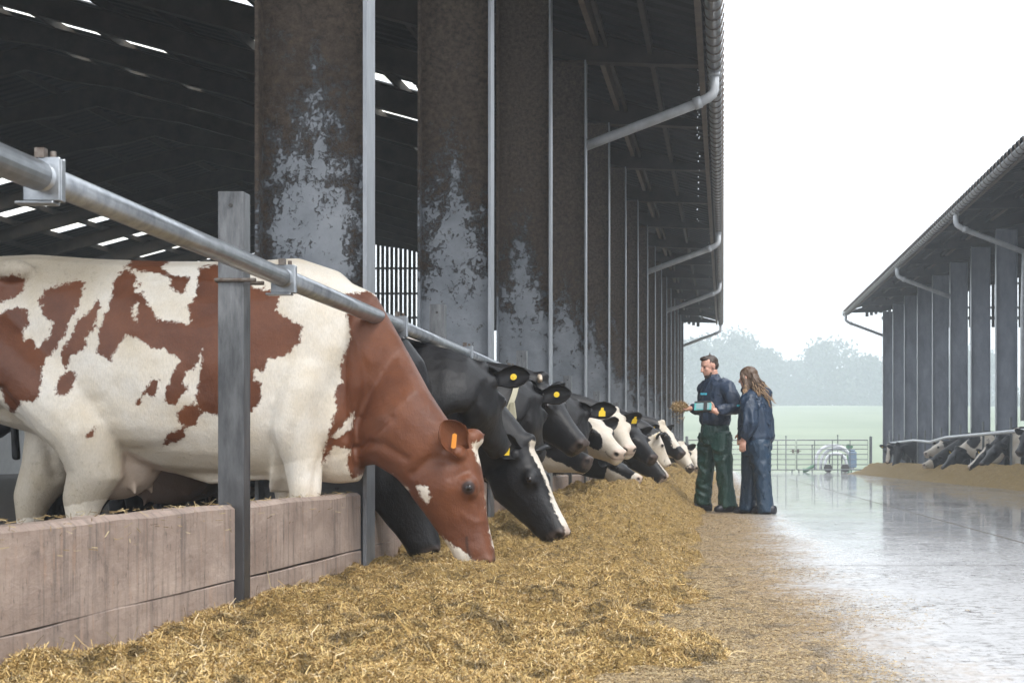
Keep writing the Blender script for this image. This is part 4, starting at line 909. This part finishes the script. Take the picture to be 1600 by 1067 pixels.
def remeshed(mb, name, mat, parent, voxel, smooth=4, wrinkle=0.0, ws=9.0, seed=0, loc=Vector()):
    ob = mb.build(name, mat); md = ob.modifiers.new('r', 'REMESH'); md.mode = 'VOXEL'; md.voxel_size = voxel
    ms = ob.modifiers.new('s', 'SMOOTH'); ms.factor = .5; ms.iterations = smooth
    dg = bpy.context.evaluated_depsgraph_get(); dg.update(); me = bpy.data.meshes.new_from_object(ob.evaluated_get(dg)); bpy.data.objects.remove(ob)
    if wrinkle:
        for v in me.vertices:
            p = v.co; w = 1 - abs(mnoise.noise((p.x * ws + seed, p.y * ws, p.z * ws * .55 + mnoise.noise((p.x * 3, p.y * 3, p.z * 3)) * 2))) * 2.2
            v.co = p + v.normal * wrinkle * w
    for v in me.vertices: v.co -= loc
    me.polygons.foreach_set('use_smooth', [True] * len(me.polygons)); me.update()
    o = bpy.data.objects.new(name, me); COL.objects.link(o); o.parent = parent; return o
ZU = Vector((0, 0, 1))
def head_into(b, c, f, l, k=1.0, tilt=0.0):
    "c: middle of the head, f forward, l towards its left; returns the frame"
    ax = l; Rt = Matrix.Rotation(tilt, 3, ax); F = Rt @ f; U = Rt @ ZU; HMx = Matrix((F, l, U)).transposed()
    q = lambda a, s, z: c + (F * a + l * s + U * z) * k
    b.ball(q(-.012, 0, .03), (.098 * k, .076 * k, .092 * k), 18, 12, HMx); b.ball(q(.022, 0, -.035), (.066 * k, .060 * k, .085 * k), 16, 10, HMx)
    b.ball(q(.058, 0, -.098), (.024 * k, .026 * k, .020 * k), 10, 8, HMx); b.ball(q(.062, 0, .028), (.026 * k, .054 * k, .016 * k), 12, 8, HMx)
    b.tube([q(.078, 0, .02), q(.092, 0, -.005), q(.106, 0, -.028), q(.084, 0, -.038)], [.011 * k, .013 * k, .016 * k, .012 * k], 8)
    b.ball(q(.077, 0, -.062), (.012 * k, .024 * k, .009 * k), 8, 6, HMx); b.ball(q(.074, 0, -.076), (.012 * k, .022 * k, .009 * k), 8, 6, HMx)
    for s in (-1, 1):
        b.ball(q(.055, s * .038, -.02), (.022 * k, .02 * k, .02 * k), 8, 6, HMx)
        b.ball(q(-.012, s * .078, -.004), (.018 * k, .008 * k, .032 * k), 10, 8, HMx); b.ball(q(-.018, s * .084, .006), (.012 * k, .007 * k, .022 * k), 8, 6, HMx)
    b.tube([q(-.028, 0, -.05), q(-.035, 0, -.11), c - ZU * .2 * k - f * .055], [.056 * k, .054 * k, .064 * k], 14)
    return q, HMx
def hand_into(b, wr, d, palm, thumb, k=1.0, curl=1.0, spread=.25):
    "wr wrist, d along the hand, palm the way the palm faces, thumb the side of the thumb"
    d = d.normalized(); palm = (palm - d * palm.dot(d)).normalized(); th = thumb - d * thumb.dot(d); th = (th - palm * th.dot(palm)).normalized()
    HMx = Matrix((d, th, palm)).transposed(); b.ball(wr + d * .045 * k, (.056 * k, .043 * k, .018 * k), 14, 10, HMx); b.tube([wr - d * .06, wr + d * .02], [.030 * k, .028 * k], 10)
    for i, (o_, ln) in enumerate(((.030, .072), (.010, .080), (-.011, .075), (-.031, .058))):
        a = wr + d * .085 * k + th * o_ * k; dd = (d + th * o_ * 6 * spread).normalized(); c_ = curl * (1 + .08 * i)
        p1 = a + (dd * math.cos(.5 * c_) + palm * math.sin(.5 * c_)) * ln * .42 * k; p2 = p1 + (dd * math.cos(1.15 * c_) + palm * math.sin(1.15 * c_)) * ln * .32 * k; p3 = p2 + (dd * math.cos(1.7 * c_) + palm * math.sin(1.7 * c_)) * ln * .26 * k
        b.tube([a - d * .03 * k, a, p1, p2, p3], [.010 * k, .0098 * k, .009 * k, .0083 * k, .007 * k], 8)
    a = wr + d * .022 * k + th * .034 * k; p1 = a + (d * .75 + th * .75).normalized() * .036 * k; p2 = p1 + (d * .9 + th * .25 + palm * .45).normalized() * .030 * k
    b.tube([wr + d * .02 * k + th * .015 * k, a, p1, p2], [.014 * k, .0135 * k, .0105 * k, .0085 * k], 8)
def person(label, Y, cpx, base, f, hair, build):
    o = W(cpx, 720, Y); root = Vector((o.x, Y, base)); T = thing('person', label, 'person', None, tuple(root)); return T, root
# ---------------- man
Ym = 18.5
def pm(px, py, dy=0.0): q = W(px, py, Ym); q.y += dy; return q
f = Vector((-.86, -.5, 0)).normalized(); l = ZU.cross(f)
T, r0 = person('person in navy jacket and wet green trousers holding a tablet and some straw', Ym, 1118, .03, f, None, None)
hc_ = pm(1108, 573, -.02); wl = pm(1116, 643, -.36); wrr = pm(1077, 637.5, .12)
nb = MB(); q, HMx = head_into(nb, hc_, f, l, 1.06, R(14))
nb.tube([hc_ - ZU * .19 - f * .05, pm(1118, 615), pm(1118, 655), pm(1117, 680)], [.07, .13, .13, .14], 14)
shl = pm(1123, 606) + l * .19; shr = pm(1113, 606) - l * .19; ell = pm(1147, 640, -.27); elr = pm(1103, 640, .20)
nb.tube([pm(1120, 604), shl, ell, wl], [.07, .05, .045, .03], 10); nb.tube([pm(1118, 604), shr, elr, wrr], [.07, .05, .045, .03], 10)
for hip, kn, an in ((pm(1125, 684, -.1), pm(1132, 738, -.15), pm(1137, 785, -.15)), (pm(1109, 684, .1), pm(1102, 738, .10), pm(1097, 782, .15))): nb.tube([pm(1117, 672), hip, kn, an], [.09, .075, .045, .035], 10)
hand_into(nb, wl, Vector((-.8, -.1, .42)), Vector((-.2, .85, .3)), Vector((.2, 0, 1)), 1.05, .75)
hand_into(nb, wrr, Vector((-1, -.05, -.05)), Vector((0, -.2, 1)), Vector((.1, -1, .1)), 1.05, .95)
remeshed(nb, 'body', 'skin', T, .0062, 2, loc=r0)
for s in (-1, 1):
    e = MB(); e.ball(q(.073, s * .031, .006) - r0, .010, 8, 6); e.build('eye', 'eye', T, smooth=True)
hb_ = MB()                                                                 # cropped hair and short beard
hb_.ball(q(-.024, 0, .046), (.099, .081, .082), 18, 12, HMx); hb_.ball(q(-.06, 0, .005), (.055, .074, .062), 14, 10, HMx); hb_.ball(q(.035, 0, .098), (.052, .062, .026), 12, 8, HMx)
hb_.tube([q(-.03, .01, .12), q(-.04, .012, .15)], [.012, .004], 6)
remeshed(hb_, 'hair', 'hair_dark', T, .007, 2, .004, 40, loc=r0)
bd_ = MB(); bd_.ball(q(.047, 0, -.094), (.036, .042, .032), 12, 8, HMx)
for s in (-1, 1): bd_.tube([q(.02, s * .058, -.055), q(.028, s * .052, -.08), q(.045, s * .038, -.1)], [.008, .012, .014], 6)
remeshed(bd_, 'beard', 'hair_dark', T, .007, 1, .002, 60, loc=r0)
j = MB(); A_ = lambda c, a, b_: ring(c, f, l, a, b_, 20, 0, .9)
j.loft([A_(pm(1118, 664), .145, .165), A_(pm(1117, 657), .165, .185), A_(pm(1118, 640), .16, .19), A_(pm(1119, 618), .158, .205), A_(pm(1119, 604), .135, .215), A_(pm(1117, 596), .10, .15), A_(pm(1114, 590), .075, .085), A_(pm(1112, 585), .066, .07)])
j.tube([pm(1122, 602) + l * .1, shl + Vector((.01, 0, -.02)), (shl + ell) / 2 + Vector((.02, 0, 0)), ell, (ell + wl) / 2, wl + (ell - wl) * .12], [.09, .092, .082, .072, .062, .048], 14)
j.tube([pm(1114, 602) - l * .1, shr + Vector((0, 0, -.02)), (shr + elr) / 2, elr, (elr + wrr) / 2, wrr + (elr - wrr) * .1], [.09, .09, .08, .07, .06, .046], 14)
remeshed(j, 'jacket', 'jacket_navy', T, .011, 4, .019, 8, 3, r0)
tr = MB(); tr.loft([A_(pm(1118, 655), .13, .15), A_(pm(1117, 668), .15, .165), A_(pm(1117, 682), .16, .175), A_(pm(1117, 694), .13, .16)])
for hip, kn, an, hw in ((pm(1126, 684, -.09), pm(1132, 738, -.15), pm(1137, 792, -.15), .095), (pm(1108, 684, .09), pm(1102, 738, .10), pm(1097, 787, .15), .095)):
    tr.tube([hip + ZU * .06, hip, (hip + kn) / 2, kn, (kn + an) / 2, an], [.11, .124, .108, .090, .088, hw], 16)
remeshed(tr, 'trousers', 'trousers_green', T, .011, 4, .021, 6.5, 5, r0)
for an in (pm(1136, 797, -.15), pm(1096, 793, .15)):
    bt = MB(); a = Vector((an.x, an.y, .075)) - f * .03
    bt.loft([ring(a - f * .09 + ZU * (-.01), ZU, l, .055, .045, 14), ring(a, ZU, l, .065, .05, 14), ring(a + f * .08 - ZU * .015, ZU, l, .05, .052, 14), ring(a + f * .15 - ZU * .022, ZU, l, .04, .05, 14), ring(a + f * .19 - ZU * .03, ZU, l, .025, .03, 14)])
    for v in range(len(bt.v)): bt.v[v] = tuple(Vector(bt.v[v]) - r0)
    bt.build('boot', 'boot_rubber', T, smooth=True)
lg = MB(); c = pm(1115, 616, 0) + f * .150 + l * .045; n_ = (f * .9 + l * .45).normalized(); sd_ = ZU.cross(n_); 
lg.loft([[c + sd_ * a + ZU * b_ + n_ * k - r0 for a, b_ in ((-.035, -.011), (.035, -.013), (.036, .009), (-.034, .013))] for k in (.0, .028)]); lg.build('logo_patch', 'logo_blue', T)
# tablet he holds
tc = pm(1099, 637, -.385); tf = Vector((-.1, -.75, .62)).normalized(); tx = Vector((1, -.06, .0)); tx = (tx - tf * tx.dot(tf)).normalized(); tu = tf.cross(tx)
TB = thing('tablet', 'teal cased tablet with a black rim held in the left hand', 'tablet', None, tuple(tc))
def slab(mb, cx, cu, w_, h_, z0, z1, ch=.012):
    pts = [(-w_ + ch, -h_), (w_ - ch, -h_), (w_, -h_ + ch), (w_, h_ - ch), (w_ - ch, h_), (-w_ + ch, h_), (-w_, h_ - ch), (-w_, -h_ + ch)]
    mb.loft([[tx * (a + cx) + tu * (b_ + cu) + tf * z for a, b_ in pts] for z in (z0, z1)])
m_ = MB(); slab(m_, 0, 0, .098, .072, -.010, .010); m_.build('case', 'case_teal', TB, bevel=.004)
m_ = MB(); slab(m_, 0, .062, .100, .013, -.013, .014); slab(m_, -.0, -.066, .1, .009, -.012, .013); m_.build('rim', 'rubber_black', TB, bevel=.003)
m_ = MB(); slab(m_, -.0, .0, .078, .044, .0105, .0125, .006); m_.build('screen', 'screen', TB)
m_ = MB(); slab(m_, .03, 0, .02, .07, .013, .02, .004); m_.build('hand_strap', 'rubber_black', TB)
# handful of feed
rs = np.random.RandomState(4); hf = MB(); c0 = pm(1062, 635.5, .10)
SVv = []; SFf = []
for i in range(900):
    d = rs.normal(size=3); d /= np.linalg.norm(d); p = np.array(c0) + d * np.array([.105, .07, .062]) * rs.uniform(.1, 1) ** .6; dr = rs.normal(size=3) * (1, .7, .8); dr /= np.linalg.norm(dr); ln = rs.uniform(.03, .085); sdv = np.cross(dr, rs.normal(size=3)); sdv /= np.linalg.norm(sdv)
    if i < 40: p = p + np.array([-.02, 0, -.1 * rs.uniform(0, 1.6)])
    a = p - dr * ln / 2; b_ = p + dr * ln / 2; w_ = sdv * .0026; k = len(SVv); SVv += [a - w_, a + w_, b_ + w_, b_ - w_]; SFf.append((k, k + 1, k + 2, k + 3))
hf.add(SVv, SFf); ho_ = hf.build('feed_handful', 'straw'); tag(ho_, 'loose handful of straw feed held out over the heap', 'feed')
pal = np.array([(.42, .28, .12), (.30, .19, .08), (.52, .38, .19), (.2, .13, .06)]); tn = np.ones((len(SVv), 4), dtype=np.float32); tn[:, :3] = np.repeat(pal[rs.choice(4, 900)], 4, 0)
at = ho_.data.color_attributes.new('tone', 'FLOAT_COLOR', 'POINT'); at.data.foreach_set('color', tn.ravel())
# ---------------- woman
Yw = 18.0
def pm(px, py, dy=0.0): q = W(px, py, Yw); q.y += dy; return q
f = Vector((-.9, .43, 0)).normalized(); l = ZU.cross(f)
T, r0 = person('person in a blue rain jacket and trousers with long wind-blown brown hair', Yw, 1180, .0, f, None, None)
hc_ = pm(1168, 591, 0); wl = pm(1161, 686, -.2)
nb = MB(); q, HMx = head_into(nb, hc_, f, l, 1.0, R(6))
nb.tube([hc_ - ZU * .19 - f * .05, pm(1181, 630), pm(1182, 670), pm(1182, 695)], [.06, .12, .13, .14], 14)
shl = pm(1180, 624) + l * .17; ell = pm(1172, 662, -.25); shr = pm(1181, 624) - l * .17; elr = pm(1172, 660, .22); wrr = pm(1158, 676, .2)
nb.tube([pm(1180, 622), shl, ell, wl], [.06, .05, .045, .03], 10); nb.tube([pm(1180, 622), shr, elr, wrr], [.06, .05, .045, .03], 10)
LEG = ((pm(1185, 694, -.085), pm(1191, 746, -.10), pm(1196, 802, -.09), .088), (pm(1177, 694, .085), pm(1172, 746, .07), pm(1168, 800, .09), .088))
for hip, kn, an, hw in LEG: nb.tube([pm(1181, 685), hip, kn, an + ZU * .06], [.09, .075, .045, .035], 10)
hand_into(nb, wl, Vector((-.12, -.05, -1)), Vector((.3, .8, 0)), Vector((-1, -.2, -.1)), .98, .55)
hand_into(nb, wrr, Vector((-.12, 0, -1)), Vector((.3, -.8, 0)), Vector((-1, .2, -.1)), .98, .55)
remeshed(nb, 'body', 'skin', T, .0062, 2, loc=r0)
for s in (-1, 1):
    e = MB(); e.ball(q(.069, s * .029, .006) - r0, .0095, 8, 6); e.build('eye', 'eye', T, smooth=True)
hb_ = MB(); hb_.ball(q(-.022, 0, .045), (.104, .088, .088), 18, 12, HMx); hb_.ball(q(-.055, 0, -.02), (.075, .086, .10), 14, 10, HMx)
for s in (-1, 1): hb_.tube([q(.03, s * .074, .06), q(.012, s * .082, 0), q(-.01, s * .082, -.1), q(-.03, s * .07, -.16)], [.018, .026, .03, .03], 8)
hb_.tube([q(-.05, 0, .0), q(-.085, -.0, -.1), q(-.12, 0, -.19)], [.085, .085, .06], 12)
remeshed(hb_, 'hair', 'hair_brown', T, .008, 2, .006, 34, loc=r0)
rs = random.Random(9); lk = MB()
for i in range(330):
    a0 = rs.uniform(-1, 1); s0 = q(-.07 - .03 * rs.random(), a0 * .085, rs.uniform(-.10, .05)); rt = rs.random() ** 1.6; ln = rs.uniform(.16, .31)
    d1 = Vector((.25 + .6 * rt, -.12 - .25 * rs.random(), -.95 + .2 * rt)).normalized(); d2 = Vector((.55 * rt + rs.uniform(-.15, .25), rs.uniform(-.2, .1), -1 + .45 * rt)).normalized()
    if rs.random() < .35: s0 = q(-.0, .085, rs.uniform(-.1, .0)); d1 = Vector((.05, -.35, -1)).normalized(); d2 = Vector((rs.uniform(-.1, .5), -.1, -.8)).normalized(); ln *= .75
    wv_ = rs.uniform(-.03, .03); p1 = s0 + d1 * ln * .35; p2 = p1 + (d1 + d2).normalized() * ln * .3 + Vector((wv_, wv_, 0)); p3 = p2 + d2 * ln * .25 - Vector((wv_, 0, 0)); p4 = p3 + d2 * ln * .16 + Vector((wv_ * .8, 0, .0))
    lk.cur = 0; lk.tube([s0 - r0, p1 - r0, p2 - r0], [.0075, .0075, .0065], 5); lk.cur = 1; lk.tube([p2 - r0, p3 - r0, p4 - r0], [.0065, .005, .0012], 5)
lk.build('hair_locks', ['hair_brown', 'hair_tips'], T, smooth=True)
A_ = lambda c, a, b_: ring(c, f, l, a, b_, 20, 0, .9)
j = MB(); j.loft([A_(pm(1182, 691), .17, .175), A_(pm(1182, 684), .195, .195), A_(pm(1181, 665), .195, .2), A_(pm(1181, 640), .18, .2), A_(pm(1180, 624), .15, .205), A_(pm(1178, 615), .11, .15), A_(pm(1174, 608), .09, .095), A_(pm(1172, 603), .082, .085)])
j.tube([pm(1180, 621) + l * .09, shl + Vector((0, 0, -.02)), (shl + ell) / 2, ell, (ell + wl) / 2, wl + ZU * .02], [.085, .095, .09, .082, .07, .054], 14)
j.tube([pm(1181, 621) - l * .09, shr + Vector((0, 0, -.02)), (shr + elr) / 2, elr, (elr + wrr) / 2, wrr + ZU * .02], [.085, .092, .085, .075, .065, .05], 14)
j.ball(pm(1192, 615, 0), (.10, .12, .07), 14, 10); j.ball(pm(1165, 609, .0), (.05, .08, .03), 12, 8)
remeshed(j, 'jacket', 'jacket_blue', T, .011, 4, .020, 7.5, 13, r0)
tr = MB(); tr.loft([A_(pm(1182, 680), .15, .16), A_(pm(1182, 690), .165, .175), A_(pm(1182, 702), .165, .175), A_(pm(1181, 712), .12, .15)])
for hip, kn, an, hw in LEG: tr.tube([hip + ZU * .05, hip, (hip + kn) / 2, kn, (kn + an) / 2, an + ZU * .02], [.12, .130, .112, .090, .086, hw], 16)
remeshed(tr, 'trousers', 'trousers_blue', T, .011, 4, .018, 6.5, 15, r0)
for hip, kn, an, hw in LEG:
    bt = MB(); a = Vector((an.x, an.y, .06)) - f * .02
    bt.loft([ring(a - f * .10 + ZU * (-.01), ZU, l, .048, .043, 14), ring(a, ZU, l, .06, .048, 14), ring(a + f * .08 - ZU * .013, ZU, l, .046, .05, 14), ring(a + f * .15 - ZU * .02, ZU, l, .038, .048, 14), ring(a + f * .185 - ZU * .028, ZU, l, .025, .03, 14)])
    for v in range(len(bt.v)): bt.v[v] = tuple(Vector(bt.v[v]) - r0)
    bt.build('boot', 'boot_rubber', T, smooth=True)
lg = MB(); c = pm(1180, 634) + f * .118 + l * .165; n_ = (f * .5 + l * .85).normalized(); sd_ = ZU.cross(n_)
lg.loft([[c + sd_ * a + ZU * b_ + n_ * k - r0 for a, b_ in ((-.022, -.012), (.022, -.012), (.022, .012), (-.022, .012))] for k in (-.02, .022)]); lg.build('logo_patch', 'logo_blue', T)

# ------------------------------------------------------------------ drips from the leaking pipe joints
dr = MB(); rd = random.Random(2)
for n, k in ((3, 26), (7, 10), (10, 7)):
    Y = YC[n + 1]
    for i in range(k):
        z = zr(4.42, Y) - 2.2 * rd.random() ** 1.3; x = -.34 + rd.gauss(0, .012); r = rd.uniform(.004, .009); dr.ball((x, Y + rd.uniform(-.02, .02), z), (r, r, r * 1.7), 6, 5)
t = NT('water'); M['water'] = t.set((.85, .9, .95), .05, 0, None, .8); t.b.inputs['Transmission Weight'].default_value = .6
o = dr.build('water_drips', 'water', smooth=True); o['kind'] = 'stuff'; o['label'] = 'drips falling from the leaking downpipe joints'; o['category'] = 'water'
# wisps of straw left along the top of the boards
rs = np.random.RandomState(8); V = []; F = []
for i in range(900):
    y = 3.2 + 16 * rs.rand() ** 1.8; c = np.array([-1.9 - .11 * rs.rand(), y, .432 + .01 * rs.rand()]); d = rs.normal(size=3) * (1, 1, .35); d /= np.linalg.norm(d); s_ = np.cross(d, rs.normal(size=3)); s_ *= .001 / np.linalg.norm(s_); ln = rs.uniform(.005, .02)
    if rs.rand() < .25: c[0] = -1.885; c[2] = .43 - .1 * rs.rand()
    k = len(V); V += [c - d * ln - s_, c - d * ln + s_, c + d * ln + s_, c + d * ln - s_]; F.append((k, k + 1, k + 2, k + 3))
w_ = MB(); w_.add(V, F); o = w_.build('straw_wisps', 'straw'); o['kind'] = 'stuff'; o['label'] = 'straw wisps caught along the top of the board wall'; o['category'] = 'straw'
tn = np.ones((len(V), 4), dtype=np.float32); tn[:, :3] = np.repeat(np.array([(.36, .25, .11), (.2, .14, .06), (.5, .4, .22)])[rs.choice(3, 900)], 4, 0)
o.data.color_attributes.new('tone', 'FLOAT_COLOR', 'POINT').data.foreach_set('color', tn.ravel())
# ------------------------------------------------------------------ rainy air
t = NT('rain_air'); vp = t.n('VolumePrincipled')
for l in list(t.t.links): t.t.links.remove(l)
t.t.nodes.remove(t.b)
vp.inputs['Color'].default_value = (0.62, 0.67, 0.71, 1); vp.inputs['Density'].default_value = 0.0022; vp.inputs['Anisotropy'].default_value = 0.0
t.put(t.out.inputs['Volume'], vp.outputs[0])
hb = MB(); hb.box(-430, 430, -70, 720, -14, 52); ho = hb.build('haze', t.m); ho['kind'] = 'stuff'; ho['label'] = 'pale rainy air filling the yard'; ho['category'] = 'haze'
